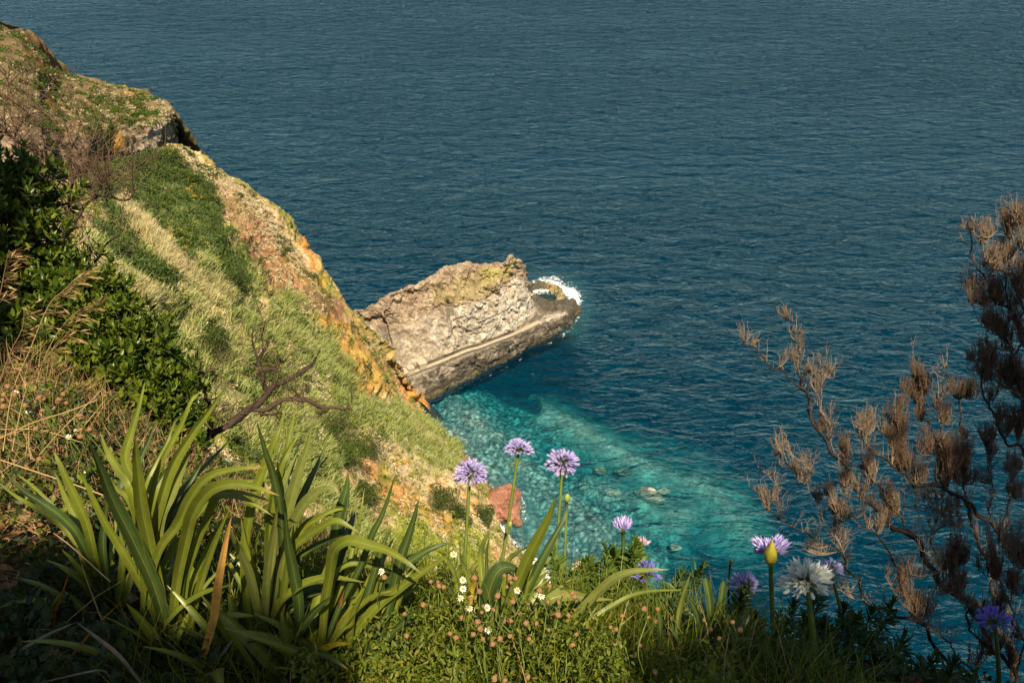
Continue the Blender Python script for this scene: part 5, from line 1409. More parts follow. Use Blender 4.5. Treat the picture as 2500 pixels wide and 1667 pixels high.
def dome(n=10, m_=5):
    V = [(0, 0, 1.)]; F = []
    for i in range(1, m_ + 1):
        a_ = i / m_ * 1.9
        for j in range(n): V.append((math.sin(a_) * math.cos(j * 2 * math.pi / n), math.sin(a_) * math.sin(j * 2 * math.pi / n), math.cos(a_) * .9))
    for j in range(n): F.append((0, 1 + j, 1 + (j + 1) % n))
    for i in range(m_ - 1):
        for j in range(n): F.append((1 + i * n + j, 1 + (i + 1) * n + j, 1 + (i + 1) * n + (j + 1) % n, 1 + i * n + (j + 1) % n))
    return np.array(V), F
DV, DF = dome()
def daisy(px_, py_, rpx, d, white, label, grp, down=150):
    r_ = rpx * d / FPX; c = P(px_, py_, d)
    foot = c + np.array([rng.normal() * .03, rng.normal() * .03, -down * d / FPX])
    t = thing("daisy" if white else "seed_head", foot, label, "daisy" if white else "seed head", grp)
    tl = norm(np.array([rng.normal() * .25, -.25 + rng.normal() * .2, 1]))
    mid_ = (foot + c) / 2 + rng.normal(size=3) * .012
    V, F = tube(cr(np.array([foot, mid_, c]), 7), .0011 * d / 1.6, 5); obj("stem", V, F, M['stem'], parent=t)
    X, Y, Z = frames(tl[None]); A = np.stack([X[0], Z[0], tl])
    V = (DV * (1 + .16 * rng.normal(size=(len(DV), 1))) * [1, 1, rng.uniform(.7, 1.25)]) * r_ @ A + c
    fh = obj("flower_head", V, [np.array([f for f in DF if len(f) == 3]), np.array([f for f in DF if len(f) == 4])], M['disc' if white else 'seed'], parent=t)
    if white:
        n = 11; a_ = np.arange(n) * 2 * math.pi / n + rng.uniform(0, 1)
        Dd = norm(X * np.cos(a_)[:, None] + Z * np.sin(a_)[:, None] + tl * rng.uniform(-.5, .35, n)[:, None]); X2 = norm(np.cross(Dd, tl)); Z2 = np.cross(X2, Dd)
        V, F = stamp(LEAF8, LEAF8F, c + Dd * r_ * .6 - tl * r_ * .1, X2 * r_ * .75, Dd * r_ * 1.9, Z2 * r_)
        obj("petals", V, F, M['white'], parent=fh)
    return t
zb = lambda x, y: (850 + x / 3.92, 1350 + y / 3.92)
brown = [(1495, 215), (1550, 235), (1600, 240), (1560, 280), (1520, 320), (1430, 405), (1575, 440), (1255, 365), (1175, 440), (1290, 505), (1390, 540), (1090, 615), (1725, 480), (1830, 355), (1925, 315), (1850, 415), (2060, 390), (2140, 380), (1910, 465), (2015, 465), (1700, 665), (1265, 720), (970, 765), (1030, 805), (2180, 775), (2150, 875), (870, 310), (910, 322), (1385, 820), (1500, 650), (1550, 645), (1730, 820), (1195, 775), (790, 1020), (1290, 820), (2110, 590), (1970, 600), (2010, 590), (1645, 580), (345, 230), (1240, 655), (1575, 460), (1800, 670), (860, 275), (790, 270), (1210, 235), (2165, 415), (560, 790), (660, 950), (1450, 815), (1550, 790), (1380, 865), (720, 490), (1280, 565), (1720, 1180), (1500, 1215), (1400, 1190), (540, 580)]
for i_, (x, y) in enumerate(brown):
    a_, b_ = zb(x, y)
    daisy(a_, b_, rng.uniform(4.5, 7.8), rng.uniform(1.62, 1.82), False, where(a_, b_, rng.choice(["tan spent daisy head"])), "spent daisy heads in the centre foreground")
z7 = lambda x, y: (1300 + x / 2.94, 1200 + y / 2.94)
for x, y in [(895, 840), (980, 1020), (830, 900), (880, 930), (1280, 985), (1230, 920), (1435, 935), (1490, 990), (1340, 1050), (770, 1100), (925, 1160), (645, 890), (600, 985), (560, 970), (800, 840), (20, 965), (115, 990), (420, 1000), (880, 1290), (1230, 1240), (740, 1170)]:
    a_, b_ = z7(x, y)
    daisy(a_, b_, rng.uniform(4.5, 7.5), rng.uniform(1.7, 1.95), False, where(a_, b_, rng.choice(["tan spent daisy head"])), "spent daisy heads in the centre foreground")
for (x, y), lb in [((315, 175), "white daisy in front of the long arching strap leaves"), ((1010, 10), "white daisy at the foot of the slope, tallest of the daisies"), ((1100, 255), "white daisy left of the yellow curved leaf"), ((1100, 340), "small white daisy directly below another, left of the yellow leaf"),
                   ((1075, 430), "white daisy seen edge on at the left of the seed heads"), ((1160, 525), "white daisy with drooping petals in the middle of the seed heads"), ((1340, 735), "white daisy low among the seed heads"), ((1330, 520), "tiny white daisy beside tan seed heads"), ((1620, 355), "white daisy against the broad dark bent leaf"), ((1850, 410), "white daisy just right of the broad bent leaf")]:
    a_, b_ = zb(x, y); daisy(a_, b_, 3.9, 1.75 if y > 50 else 2.2, True, lb, "white daisies")
zl = lambda x, y: (x / 3.137, 900 + y / 3.137)
for x, y in [(60, 135), (30, 200), (110, 200), (180, 215), (130, 240), (190, 280), (215, 300), (30, 290), (300, 215), (330, 225), (450, 240), (510, 260), (290, 310), (325, 320), (485, 195), (540, 365), (470, 390), (615, 365), (470, 440), (490, 480), (620, 465), (685, 465), (615, 520), (275, 460), (410, 300), (20, 240), (320, 240), (440, 260), (300, 690), (210, 720), (350, 830)]:
    a_, b_ = zl(x, y); daisy(a_, b_, rng.uniform(5.5, 8), rng.uniform(2.7, 3.0), False, where(a_, b_, "brown spent daisy head"), "brown spent daisies at left", 110)
for (x, y), lb in [((360, 275), "white daisy among brown heads under the left bush"), ((215, 325), "white daisy lowest in the leftmost cluster of brown heads"), ((585, 470), "white daisy nearest the tall strap leaf at left"), ((525, 520), "white daisy just left of the one nearest the strap leaf"), ((640, 785), "lone white daisy in the dry grass between strap leaves"), ((120, 180), "small white daisy at the far left under the bush")]:
    a_, b_ = zl(x, y); daisy(a_, b_, 3.0, 2.8, True, lb, "white daisies", 110)

# spurge like shoots with whorls of narrow leaves
def shoot_mesh(h_, nl, L, seed):
    r = np.random.default_rng(seed)
    tt = r.uniform(.15, 1, nl) ** .8; ph = np.arange(nl) * 2.4; op = np.interp(tt, [0, .8, 1], [1.5, 1.05, .25]) + r.normal(size=nl) * .12
    bend = np.array([r.normal() * .1, r.normal() * .1])
    O = np.stack([bend[0] * h_ * tt ** 2, bend[1] * h_ * tt ** 2, h_ * tt], 1)
    D = np.stack([np.cos(ph) * np.sin(op), np.sin(ph) * np.sin(op), np.cos(op)], 1)
    X = norm(np.cross(D, [0, 0, 1.0001])); Z = np.cross(X, D)
    s = r.uniform(.7, 1.15, nl) * L * np.interp(tt, [0, .7, 1], [.8, 1, .6])
    V, F = stamp(LEAF8, LEAF8F, O, X * (s * .17)[:, None], D * s[:, None], Z * (s * .8)[:, None])
    S = np.stack([bend[0] * h_ * np.linspace(0, 1, 6) ** 2, bend[1] * h_ * np.linspace(0, 1, 6) ** 2, np.linspace(-.15, 1, 6) * h_], 1)
    return (V, F), tube(S, np.linspace(.004, .002, 6), 5)
protos = []
SH = []
for k in range(5):
    (V, F), (V2, F2) = shoot_mesh(.24 + .03 * k, 80, .062, k)
    SH.append((V, F, V2, F2))
meshcache = {}
def shoot(px_, py_, d, label, grp, dark=False, sc=1.0):
    k = int(rng.integers(5)); key = (k, dark)
    V, F, V2, F2 = SH[k]; top_h = V[:, 2].max()
    if key not in meshcache:
        meshcache[key] = (mesh("leaves", V, F, M['euph_dark' if dark else 'euph']), mesh("stem", V2, F2, M['stem_dark' if dark else 'stem']))
    c = P(px_, py_, d) - np.array([0, 0, top_h * sc * .92])
    t = thing("leafy_shoot", c, label, "shoot", grp)
    t.rotation_euler = (rng.normal() * .16, rng.normal() * .16, rng.uniform(0, 6.28)); t.scale = (sc,) * 3
    for nm, me_ in zip(("leaves", "stem"), meshcache[key]):
        o = bpy.data.objects.new(nm, me_); COL.objects.link(o); o.parent = t
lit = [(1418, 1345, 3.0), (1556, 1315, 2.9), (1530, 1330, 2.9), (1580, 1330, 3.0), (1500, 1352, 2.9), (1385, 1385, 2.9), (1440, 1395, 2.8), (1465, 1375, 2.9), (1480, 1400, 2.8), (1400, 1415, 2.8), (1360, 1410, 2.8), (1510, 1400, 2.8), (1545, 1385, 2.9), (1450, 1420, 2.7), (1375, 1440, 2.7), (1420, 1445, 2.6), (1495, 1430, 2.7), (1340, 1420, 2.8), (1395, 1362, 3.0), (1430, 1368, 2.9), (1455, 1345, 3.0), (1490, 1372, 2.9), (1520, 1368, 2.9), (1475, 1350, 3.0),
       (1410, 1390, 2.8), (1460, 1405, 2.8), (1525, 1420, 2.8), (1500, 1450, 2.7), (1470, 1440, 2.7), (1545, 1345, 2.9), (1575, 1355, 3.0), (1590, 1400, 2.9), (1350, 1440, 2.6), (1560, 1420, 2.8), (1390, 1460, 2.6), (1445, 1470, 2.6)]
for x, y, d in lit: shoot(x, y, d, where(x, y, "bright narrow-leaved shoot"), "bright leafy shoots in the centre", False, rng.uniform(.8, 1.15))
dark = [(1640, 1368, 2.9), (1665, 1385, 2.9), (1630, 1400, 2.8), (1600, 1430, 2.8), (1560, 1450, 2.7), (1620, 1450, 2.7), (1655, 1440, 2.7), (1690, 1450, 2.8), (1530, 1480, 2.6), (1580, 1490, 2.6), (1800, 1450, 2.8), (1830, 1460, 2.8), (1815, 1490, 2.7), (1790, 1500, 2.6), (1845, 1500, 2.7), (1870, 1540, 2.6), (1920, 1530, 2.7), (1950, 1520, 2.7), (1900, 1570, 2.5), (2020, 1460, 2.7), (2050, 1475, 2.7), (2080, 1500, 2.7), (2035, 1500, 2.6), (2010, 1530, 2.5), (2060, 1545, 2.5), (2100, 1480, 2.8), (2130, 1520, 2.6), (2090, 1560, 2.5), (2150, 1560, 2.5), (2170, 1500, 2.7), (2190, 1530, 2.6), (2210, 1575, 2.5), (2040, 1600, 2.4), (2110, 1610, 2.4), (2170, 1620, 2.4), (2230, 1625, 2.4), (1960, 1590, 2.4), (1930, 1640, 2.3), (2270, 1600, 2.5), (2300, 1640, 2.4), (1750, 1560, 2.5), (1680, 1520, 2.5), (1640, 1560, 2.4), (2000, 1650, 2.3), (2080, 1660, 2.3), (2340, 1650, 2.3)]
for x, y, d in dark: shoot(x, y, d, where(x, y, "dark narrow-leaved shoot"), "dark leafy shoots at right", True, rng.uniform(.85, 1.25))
for x, y, d in [(1420, 1470, 2.5), (1490, 1500, 2.4), (1440, 1520, 2.4), (1500, 1540, 2.35), (1410, 1540, 2.35)]:
    k = int(rng.integers(5)); V, F, V2, F2 = SH[k]
    c = P(x, y, d) - np.array([0, 0, V[:, 2].max() * .7])
    t = thing("silvery_shoot", c, where(x, y, "silver grey leafy shoot"), "shoot", "silvery shoots in the centre")
    t.rotation_euler = (rng.normal() * .2, rng.normal() * .2, rng.uniform(0, 6.28)); t.scale = (.75,) * 3
    if 'silver' not in meshcache: meshcache['silver'] = (mesh("leaves", V, F, M['silver']), mesh("stem", V2, F2, M['grey_straw']))
    for nm, me_ in zip(("leaves", "stem"), meshcache['silver']):
        o = bpy.data.objects.new(nm, me_); COL.objects.link(o); o.parent = t

# ================================================================== DRY OAT STALKS, LEFT
def oat(pts, d, label, start=.45, npk=34):
    S = cr(np.array(pts, float), 60); Q = P(S[:, 0], S[:, 1], np.full(60, d) + np.linspace(.15, -.1, 60))
    t = thing("dry_grass_stalk", Q[0], label, "grass stalk", "dry oat grass stalks at left")
    V, F = tube(Q, np.linspace(2.2, .8, 60) * d / FPX / 1.2, 4); obj("stem", V, F, M['straw'], parent=t)
    i = rng.integers(int(60 * start), 60, npk); O = Q[i]
    D = norm(P(S[i, 0] + rng.uniform(18, 60, npk), S[i, 1] + rng.uniform(-26, 16, npk), d) - P(S[i, 0], S[i, 1], d) + rng.normal(size=(npk, 3)) * .004)
    ped = rng.uniform(.015, .05, npk)
    X, Y, Z = frames(D, roll=rng.uniform(0, 6.28, npk)); O2 = O + D * ped[:, None]
    V, F = stamp(LEAF5, LEAF5F, O2, X * .0042, Y * .034 * d / 2.6, Z * .0042)
    V2, F2 = stamp(LEAF5, LEAF5F, O2, X * .0036, norm(Y + .3 * Z) * .028 * d / 2.6, Z * .0036)
    tb = tubes_batch(np.stack([O, O + D * ped[:, None] * .5 + [0, 0, .004], O2], 1), np.full((npk, 3), .0006), 3)
    V, F = join([(V, F), (V2, F2), tb]); obj("spikelets", V, F, M['straw'], parent=t)
oat([(8, 1100), (30, 960), (75, 850), (119, 746), (160, 705), (200, 665)], 2.6, "longest dry oat stalk leaning right with pale spikelets", .45, 46)
oat([(30, 1100), (60, 965), (90, 905), (123, 861), (173, 804)], 2.6, "lower right dry oat stalk in front of the green bush", .5, 30)
oat([(-10, 960), (10, 900), (30, 850), (55, 800), (60, 745)], 2.5, "short dry oat stalk near the left edge", .2, 36)
oat([(-20, 800), (0, 720), (12, 660), (22, 610)], 2.5, "upright dry oat stalk cut by the left edge", .2, 34)
oat([(90, 930), (115, 860), (150, 800), (190, 760), (230, 745)], 2.7, "dry oat stalk reaching farthest right", .4, 30)
def straw_line(pts, d, w, label):
    S = cr(np.array(pts, float), 24); Q = P(S[:, 0], S[:, 1], np.full(24, d))
    V, F = tube(Q, w * d / FPX / 2, 4); o = obj("straw", V, F, M['straw']); tag(o, label, "straw", "long pale straws crossing the left foreground")
straw_line([(0, 1122), (90, 1152), (180, 1182), (262, 1212)], 2.3, 4, "pale straw running down right across the dry grass")
straw_line([(0, 1070), (80, 1032), (170, 1003), (240, 975)], 2.7, 3, "thin straw rising right below the brown daisies")
straw_line([(0, 1048), (100, 1050), (200, 1080)], 2.8, 2.4, "thin level straw below the brown daisies")
straw_line([(96, 1110), (150, 1050), (200, 1000), (250, 950)], 2.6, 2.4, "thin straw rising steeply past the daisies")
straw_line([(130, 1300), (170, 1330), (215, 1370), (270, 1420)], 2.1, 3, "straw slanting down through the lower left leaves")

# ================================================================== DEAD BRANCHES
def limb(pts, d, r0, r1, n=40, wob=.01, dd=0.0):
    S = cr(np.array(pts, float), n); Q = P(S[:, 0], S[:, 1], d + dd * np.linspace(0, 1, n))
    Q = Q + wob * np.stack([fbm(Q, .12, 3, k) for k in (1, 2, 3)], 1)
    return Q, np.linspace(r0, r1, n) * d / FPX / 2
def deadtree(name, limbs, d, label, mat, twn=0, twL=.25, twmat='bark_pale', cat="dead branch", grp=None, spread=.8, upv=(0, 0, .5)):
    L0 = limbs[0]; Q0, _ = limb(L0[0], d, L0[1], L0[2])
    t = thing(name, Q0[0], label, cat, grp); allq = []
    for k, (pts, r0, r1) in enumerate(limbs):
        Q, r = limb(pts, d, r0, r1, dd=rng.uniform(-.15, .15) if k else 0)
        V, F = tube(Q, r, 7); V = V + .12 * r.mean() * rng.normal(size=V.shape)
        obj("trunk" if k == 0 else "branch", V, F, M[mat], parent=t); allq.append(Q)
    if twn:
        A = np.concatenate(allq); i = rng.integers(0, len(A), twn); O = A[i]
        D = norm(rng.normal(size=(twn, 3)) * spread + upv); s = np.linspace(0, 1, 6)
        Ls = rng.uniform(.3, 1.2, twn) * twL; bend = rng.normal(size=(twn, 3)) * .5
        Pn = O[:, None] + D[:, None] * (Ls[:, None, None] * s[None, :, None]) + bend[:, None] * (Ls[:, None, None] * s[None, :, None] ** 2) * .6
        k2 = twn * 2; j = rng.integers(0, twn, k2); q = rng.integers(2, 6, k2); O2 = Pn[j, q]
        D2 = norm(D[j] + rng.normal(size=(k2, 3)) * .7); L2 = Ls[j] * .5
        Pn2 = O2[:, None] + D2[:, None] * (L2[:, None, None] * s[None, :, None]) + rng.normal(size=(k2, 1, 3)) * (L2[:, None, None] * s[None, :, None] ** 2) * .3
        r_ = np.linspace(1.3, .5, 6) * d / FPX
        V, F = join([tubes_batch(Pn, np.tile(r_, (twn, 1)), 3), tubes_batch(Pn2, np.tile(r_ * .6, (k2, 1)), 3)])
        obj("twigs", V, F, M[twmat], parent=t)
    return t
z2 = lambda l: [(x / 2.766, 500 + y / 2.766) for x, y in l]
deadtree("dead_branch", [
    (z2([(1560, 1480), (1600, 1440), (1700, 1370), (1760, 1330), (1830, 1250), (1880, 1210), (1980, 1170), (2060, 1110), (2120, 1070), (2130, 1035)]), 22, 7),
    (z2([(1700, 1380), (1800, 1370), (1900, 1330), (1980, 1315), (2080, 1325), (2200, 1360), (2290, 1375), (2370, 1372)]), 13, 6),
    (z2([(1810, 1260), (1780, 1200), (1770, 1130), (1745, 1050), (1790, 960), (1820, 920), (1770, 910), (1780, 830)]), 13, 4),
    (z2([(1745, 1050), (1720, 1000), (1700, 930), (1710, 860)]), 7, 3),
    (z2([(1770, 1140), (1830, 1110), (1890, 1075), (1925, 1050)]), 8, 3),
    (z2([(1960, 1330), (2020, 1280), (2080, 1240)]), 8, 3),
    (z2([(1760, 1410), (1850, 1405), (1920, 1420)]), 7, 3),
    (z2([(1400, 1600), (1430, 1480), (1420, 1400), (1390, 1300), (1375, 1180)]), 15, 6),
    (z2([(1290, 1420), (1310, 1300), (1310, 1200), (1285, 1110), (1272, 1040)]), 12, 4),
    (z2([(1330, 1260), (1360, 1180), (1400, 1130), (1470, 1105)]), 9, 3),
    (z2([(1420, 1560), (1500, 1520), (1560, 1480)]), 16, 16),
], 5.0, "dark forked dead branch reaching right over the reed slope", 'bark_dark', 150, .22, 'twig', upv=(.1, 0, .7))
z3 = lambda l: [(x / 2.613, 300 + y / 2.613) for x, y in l]
deadtree("dead_shrub", [
    (z3([(440, 860), (440, 760), (438, 600), (436, 500), (460, 380), (450, 260), (455, 180), (490, 80), (520, 10)]), 9, 3),
    (z3([(436, 500), (520, 470), (580, 400), (640, 320)]), 11, 4),
    (z3([(440, 700), (520, 560), (600, 480), (640, 460), (700, 470), (770, 492), (830, 480), (845, 400), (828, 280)]), 9, 4),
    (z3([(450, 380), (520, 300), (560, 220), (590, 120)]), 6, 2),
    (z3([(440, 620), (380, 480), (340, 400), (300, 300), (290, 100)]), 6, 2),
    (z3([(600, 480), (650, 380), (720, 340)]), 5, 2),
    (z3([(-10, 60), (50, 60), (90, 100), (150, 150), (240, 180), (330, 175), (390, 175)]), 9, 5),
    (z3([(50, 60), (20, -80), (60, -220), (30, -330)]), 5, 2),
    (z3([(90, 100), (130, 20), (200, -60)]), 4, 2),
    (z3([(540, 960), (600, 890), (640, 840), (700, 760), (780, 680)]), 7, 3),
], 6.6, "bare twiggy brown shrub at the upper left in front of the headland", 'bark_dark', 300, .42, 'twig', upv=(.1, 0, .6), spread=.7)
deadtree("dead_fern_stalk", [
    (z3([(430, 890), (440, 800), (500, 770), (560, 720), (620, 680)]), 6, 3),
    (z3([(480, 790), (500, 850), (505, 880)]), 4, 2), (z3([(560, 750), (580, 810), (590, 850)]), 4, 2), (z3([(620, 760), (640, 800), (650, 830)]), 4, 2),
    (z3([(500, 775), (560, 700), (575, 670)]), 5, 2), (z3([(430, 800), (350, 850), (330, 870)]), 4, 2),
], 5.6, "pale dry forked stalk hanging at the edge of the green bush", 'twig_pale')

# ---- heath trees on the right
z8 = lambda l: [(1750 + x / 1.321, 480 + y / 1.321) for x, y in l]
def heath(limbs, tufts, d, label, ntw=60, name="heath_tree"):
    Q0, _ = limb(z8(limbs[0][0]), d, limbs[0][1], limbs[0][2])
    t = thing(name, Q0[0], label, "tree", "bare heath trees at right"); allq = []; owner = []; bag = {}
    for k, (pts, r0, r1) in enumerate(limbs):
        Q, r = limb(z8(pts), d, r0 * .66, r1 * .66, dd=rng.uniform(-.25, .25) if k else .0, wob=.035)
        V, F = tube(Q, r, 7); V = V + .15 * r.mean() * rng.normal(size=V.shape)
        br_ = obj("trunk" if k == 0 else "branch", V, F, M['bark_heath' if r0 > 5 else 'twig_pale'], parent=t); allq.append(Q); owner += [br_] * len(Q)
    A = np.concatenate(allq); ax, ay, _ = proj(A); s = np.linspace(0, 1, 7)
    plumes = []
    for (tx, ty, sp, dens, mt) in tufts:
        for _ in range(int(rng.integers(3, 6))):
            f = rng.uniform(.35, .75)
            plumes.append((tx + rng.normal() * sp * .5, ty + rng.normal() * sp * .45, sp * f, dens * f * .8, mt, rng.normal() * .28))
    for (tx, ty, sp, dens, mt, tlt) in plumes:
        cx, cy = z8([(tx, ty)])[0]; sp = sp / 1.321
        n = int(ntw * dens * 1.5) + 6
        below = (ay > cy + sp * .2); dist_ = (ax - cx) ** 2 + (ay - cy - sp * .8) ** 2 + 1e7 * (~below)
        ji = np.argmin(dist_); lb = A[ji]; nn = 3
        pxm = 1.0 * d / FPX
        up_ = P(cx, cy - 10, d) - P(cx, cy, d); up_ = up_ / np.linalg.norm(up_); rt = np.array([1., 0, 0]); dp_ = np.cross(rt, up_)
        C0 = P(cx, cy + sp * .5, d)
        mids = C0 + rt * (rng.normal(size=(nn, 1)) * sp * .4 * pxm) + dp_ * (rng.normal(size=(nn, 1)) * sp * .7 * pxm) + up_ * (rng.uniform(-.2, .5, (nn, 1)) * sp * pxm)
        arc = (s * (1 - s) * 4)[None, :, None]
        Pn0 = lb[None, None] * (1 - s)[None, :, None] + mids[:, None] * s[None, :, None] - up_ * arc * .12 * np.linalg.norm(mids - lb, axis=1)[:, None, None]
        Pn0 = Pn0 + rng.normal(size=Pn0.shape) * .4 * pxm
        k1 = rng.integers(0, nn, n); O = Pn0[k1, rng.integers(2, 7, n)]
        lean_ = rng.normal(size=(n, 1)) * .38
        Dn = norm(up_ + rt * (tlt + lean_ * .55) + dp_ * rng.normal(size=(n, 1)) * .35)
        Ln = rng.uniform(.3, 2.3, n) * sp * pxm
        sq = s[None, :, None]
        Pn = O[:, None] + Dn[:, None] * (Ln[:, None, None] * sq) + (up_ - Dn)[:, None] * (Ln[:, None, None] * sq ** 2) * .35 + rng.normal(size=(n, 7, 3)) * .5 * pxm
        k2 = n * 9; j = rng.integers(0, n, k2); q = rng.integers(1, 7, k2); O2 = Pn[j, q]
        D2 = norm(Dn[j] + rng.normal(size=(k2, 3)) * .45 + up_ * .2); L2 = rng.uniform(.12, .5, k2) * sp * pxm
        Pn2 = O2[:, None] + D2[:, None] * (L2[:, None, None] * s[None, ::2, None]) + rng.normal(size=(k2, 4, 3)) * .3 * pxm
        r1 = np.linspace(.65, .35, 7) * pxm; r0_ = np.linspace(1.3, .7, 7) * pxm
        V, F = join([tubes_batch(Pn0, np.tile(r0_, (nn, 1)), 4), tubes_batch(Pn, np.tile(r1, (n, 1)), 3), tubes_batch(Pn2, np.tile(np.linspace(.42, .25, 4) * pxm, (k2, 1)), 3)])
        bag.setdefault((owner[ji].name, mt), []).append((V, F))
    for (on_, mt), pr_ in bag.items():
        V, F = join(pr_); obj("twigs", V, F, M[mt], parent=bpy.data.objects[on_])
    m_ = 22 * len(limbs) + 80; i = rng.integers(len(A) // 12, len(A), m_); O = A[i]; pxm = 1.0 * d / FPX
    up_ = norm((P(1250, 800, d) - P(1250, 820, d))[None])[0]
    D = norm(up_ * .8 + rng.normal(size=(m_, 3)) * .55); Ls = rng.uniform(12, 62, m_) * pxm
    Pn = O[:, None] + D[:, None] * (Ls[:, None, None] * s[None, :, None]) + (up_ - D)[:, None] * (Ls[:, None, None] * s[None, :, None] ** 2) * .5 + rng.normal(size=(m_, 7, 3)) * .8 * pxm
    k2 = m_ * 5; j = rng.integers(0, m_, k2); q = rng.integers(1, 7, k2); O2 = Pn[j, q]
    D2 = norm(D[j] + rng.normal(size=(k2, 3)) * .5 + up_ * .2); L2 = rng.uniform(.15, .5, k2) * Ls[j]
    Pn2 = O2[:, None] + D2[:, None] * (L2[:, None, None] * s[None, ::2, None]) + rng.normal(size=(k2, 4, 3)) * .6 * pxm
    V, F = join([tubes_batch(Pn, np.tile(np.linspace(1.1, .4, 7) * pxm, (m_, 1)), 3), tubes_batch(Pn2, np.tile(np.linspace(.55, .28, 4) * pxm, (k2, 1)), 3)])
    obj("side_twigs", V, F, M['twig_pale'], parent=t)
    return t
T_, U_ = 'twig', 'twig_pale'
heath([([(960, 1560), (930, 1440), (860, 1330), (740, 1260), (690, 1190), (640, 1120), (560, 1060), (500, 990), (440, 900), (390, 830), (350, 770), (310, 700)], 26, 12),
       ([(310, 700), (270, 620), (230, 570), (180, 520), (130, 490), (90, 465)], 9, 3), ([(270, 620), (275, 520), (245, 430), (205, 370)], 6, 2),
       ([(370, 800), (372, 740), (330, 640), (300, 540)], 5, 2), ([(330, 640), (345, 590), (362, 560)], 3, 1.5),
       ([(640, 1120), (560, 1000), (500, 920), (470, 840)], 7, 3), ([(500, 990), (440, 960), (410, 920)], 6, 3),
       ([(740, 1260), (700, 1120), (720, 1060), (740, 1000)], 8, 3)],
      [(110, 450, 26, .12, U_), (215, 375, 30, .12, U_), (240, 500, 30, .12, U_), (310, 560, 34, .18, U_), (355, 720, 30, .3, T_), (420, 820, 50, .5, T_), (480, 880, 50, .5, U_), (600, 960, 70, .8, U_), (540, 1000, 50, .5, T_)],
      4.4, "bare heath tree whose long trunk leans left across the sea", 60)
heath([([(830, 1560), (690, 1440), (640, 1370), (560, 1350), (500, 1290), (440, 1210), (400, 1150), (340, 1110), (280, 1080), (220, 1050), (180, 1010), (110, 930)], 15, 2),
       ([(340, 1110), (325, 1020), (290, 930), (240, 860), (170, 800)], 5, 2), ([(400, 1150), (400, 1050), (370, 950)], 5, 2), ([(290, 930), (270, 850), (205, 800)], 3, 1.5),
       ([(220, 1050), (200, 960), (150, 880)], 3, 1.5), ([(440, 1210), (390, 1090), (400, 1000)], 5, 2), ([(690, 1440), (600, 1240), (540, 1120), (440, 1040), (420, 1000)], 8, 2),
       ([(560, 1350), (470, 1300), (360, 1265)], 5, 2)],
      [(150, 960, 40, .35, U_), (200, 830, 34, .25, U_), (250, 880, 34, .3, U_), (330, 950, 30, .2, U_), (380, 1000, 36, .6, T_), (370, 940, 30, .35, U_), (300, 1130, 30, .2, U_), (450, 1030, 40, .4, U_), (510, 1050, 40, .4, U_)],
      4.0, "lower heath tree with pale twigs reaching left above the white flower", 50)
heath([([(1040, 1400), (990, 1190), (930, 1120), (870, 1050), (800, 980), (720, 950), (630, 930), (570, 880), (530, 840)], 20, 9),
       ([(530, 840), (480, 780), (450, 740)], 6, 2), ([(700, 950), (690, 800), (650, 650), (640, 560)], 8, 3), ([(720, 950), (740, 820), (730, 700), (725, 560)], 6, 3),
       ([(800, 980), (790, 850), (790, 700), (800, 600)], 7, 3), ([(870, 1050), (890, 900), (900, 780)], 6, 3), ([(930, 1120), (940, 980), (960, 860)], 6, 3), ([(570, 880), (580, 780), (570, 700)], 5, 2), ([(800, 980), (850, 1120), (900, 1250), (980, 1400)], 14, 10)],
      [(655, 590, 40, 1.3, T_), (620, 620, 34, .7, T_), (660, 680, 60, 1.3, T_), (580, 720, 46, 1.0, T_), (500, 740, 40, .7, U_), (640, 780, 70, 1.9, T_), (720, 800, 70, 1.9, T_), (600, 830, 60, 1.2, T_), (730, 640, 44, .7, T_), (800, 620, 36, .9, T_), (790, 740, 50, 1.0, T_), (740, 880, 70, 1.6, T_),
       (880, 760, 34, .6, T_), (890, 830, 36, .7, U_), (940, 870, 44, .8, U_), (970, 950, 40, .7, U_), (820, 900, 50, 1.2, T_), (700, 1010, 60, .9, U_), (640, 960, 50, .7, U_)],
      4.6, "bushy heath tree with brown brush-like sprays in the middle right", 60)
heath([([(1060, 1040), (990, 820), (930, 770), (880, 700), (850, 600), (840, 520)], 14, 5),
       ([(1040, 560), (990, 460), (940, 380), (880, 300), (840, 230), (820, 130), (800, 80)], 9, 3), ([(1000, 280), (920, 260), (880, 210), (860, 130)], 6, 2),
       ([(1050, 900), (1000, 700), (950, 560), (930, 450), (940, 380)], 14, 8), ([(940, 380), (930, 250), (950, 150), (960, 60)], 6, 2), ([(990, 700), (960, 560), (985, 420), (975, 300), (990, 150)], 9, 3), ([(880, 300), (830, 290), (800, 300)], 3, 1.5)],
      [(820, 100, 34, .5, U_), (865, 110, 40, .6, U_), (920, 80, 46, .8, T_), (970, 60, 50, 1.0, T_), (950, 180, 60, 1.1, U_), (880, 210, 50, .8, U_), (830, 300, 36, .6, T_), (890, 330, 60, 1.3, T_), (960, 300, 60, 1.3, T_), (900, 420, 60, 1.6, T_), (960, 450, 60, 1.6, T_), (870, 480, 50, 1.2, T_), (930, 560, 60, 1.8, T_), (980, 620, 60, 1.6, T_), (870, 560, 46, 1.0, T_), (960, 720, 60, 1.4, T_), (900, 650, 50, .9, T_), (820, 540, 30, .4, T_)],
      4.8, "tall dense heath tree cut by the right edge of the photo", 60)
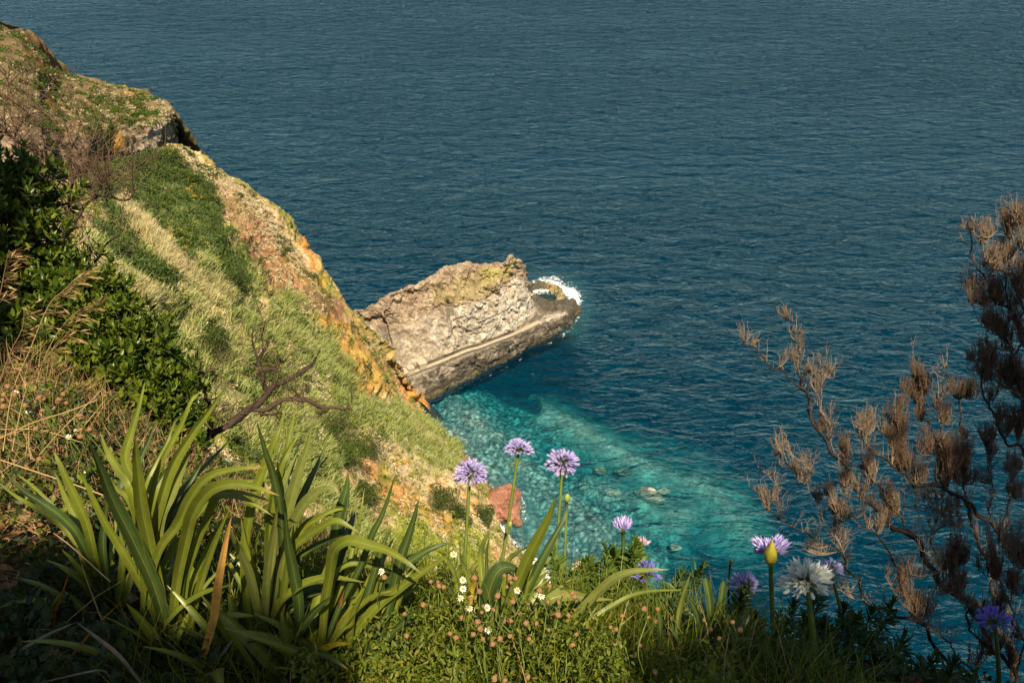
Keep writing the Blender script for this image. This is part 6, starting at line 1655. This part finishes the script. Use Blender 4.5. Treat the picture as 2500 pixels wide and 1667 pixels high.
heath([([(1010, 1700), (960, 1560), (900, 1480), (870, 1400), (850, 1300)], 18, 8), ([(900, 1480), (820, 1400), (780, 1300), (770, 1200)], 9, 4), ([(960, 1560), (980, 1440), (960, 1300), (970, 1200)], 9, 4), ([(870, 1400), (920, 1300), (930, 1220)], 6, 3), ([(820, 1560), (740, 1450), (700, 1400), (640, 1360)], 6, 3), ([(780, 1300), (720, 1200), (650, 1130)], 5, 2)],
      [(780, 1130, 60, 1.2, T_), (740, 1180, 60, 1.3, T_), (840, 1090, 50, .8, U_), (880, 1190, 60, 1.3, T_), (960, 1130, 60, 1.2, U_), (980, 1260, 60, 1.3, T_), (800, 1260, 60, .9, U_), (860, 1440, 50, .8, T_), (960, 1400, 60, 1.2, T_), (700, 1290, 50, .7, U_), (600, 1230, 50, .6, T_), (640, 1300, 50, .6, T_), (900, 1330, 50, .9, T_)],
      3.6, "nearest heath tree in the lower right corner with tangled dark branches", 60)

# ================================================================== UNSEEN TREE added behind the viewpoint, its crown shaped to shade chosen spots
def unseen_shade_tree():
    tg = [(2060, 1600, 2.4, .30), (2200, 1600, 2.5, .34), (2350, 1600, 2.6, .38), (1800, 1650, 2.2, .14), (1660, 1665, 2.1, .10), (2450, 1450, 3.6, .45), (2300, 1450, 4.0, .34), (2150, 1560, 3.0, .30), (1960, 1650, 2.2, .14),
          (10, 1620, 1.9, .30), (130, 1650, 1.9, .24), (250, 1620, 2.0, .18), (0, 1430, 2.2, .22), (620, 1665, 2.0, .20), (760, 1650, 2.0, .12), (470, 1665, 1.9, .14),
          (-40, 420, 5.2, .45), (-20, 600, 5.1, .36), (-20, 820, 5., .36), (50, 920, 4.7, .22), (2490, 860, 4.8, .5), (2420, 1150, 4.6, .30), (2460, 1010, 4.7, .32), (2300, 1260, 4.5, .22), (1540, 1620, 2.2, .08), (640, 1590, 2.1, .08), (120, 1500, 2.2, .14)]
    cs = []
    for (a, b, d_, r_) in tg:
        p = P(a, b, d_); t_ = (CAMZ + 4.6 + rng.uniform(-.3, .6) - p[2]) / SUN_DIR[2]
        cs.append((p + SUN_DIR * t_, r_))
    base = np.array([-.6, -4.2, float(gz(-.6, -4.2))])
    t = thing("unseen_shade_tree", base, "unseen leafy tree added behind the viewpoint to cast the dappled shade", "tree")
    fork = base + [.1, .6, 3.6]
    V, F = tube(cr(np.array([base - [0, 0, .3], base + [.1, .1, 1.8], fork]), 12), np.linspace(.2, .13, 12), 9); obj("trunk", V, F, M['bark_pale'], parent=t)
    V, F = join([tube(cr(np.array([fork, (fork + c) / 2 + [0, 0, .4], c]), 10), np.linspace(.07, .015, 10), 5) for c, r_ in cs]); obj("branches", V, F, M['bark_pale'], parent=t)
    Os = []; 
    for c, r_ in cs:
        n = int(1500 * r_ ** 2 / .12); Os.append(c + rand_dirs(n) * (r_ * rng.uniform(0, 1, n) ** .45)[:, None] * [1, 1, .6])
    O = np.concatenate(Os); X, Y, Z = frames(rand_dirs(len(O), -.2), roll=rng.uniform(0, 6.28, len(O)))
    V, F = stamp(LEAF5, LEAF5F, O, X * .04, Y * .08, Z * .08); obj("crown", V, F, M['laurel'], parent=t)
unseen_shade_tree()
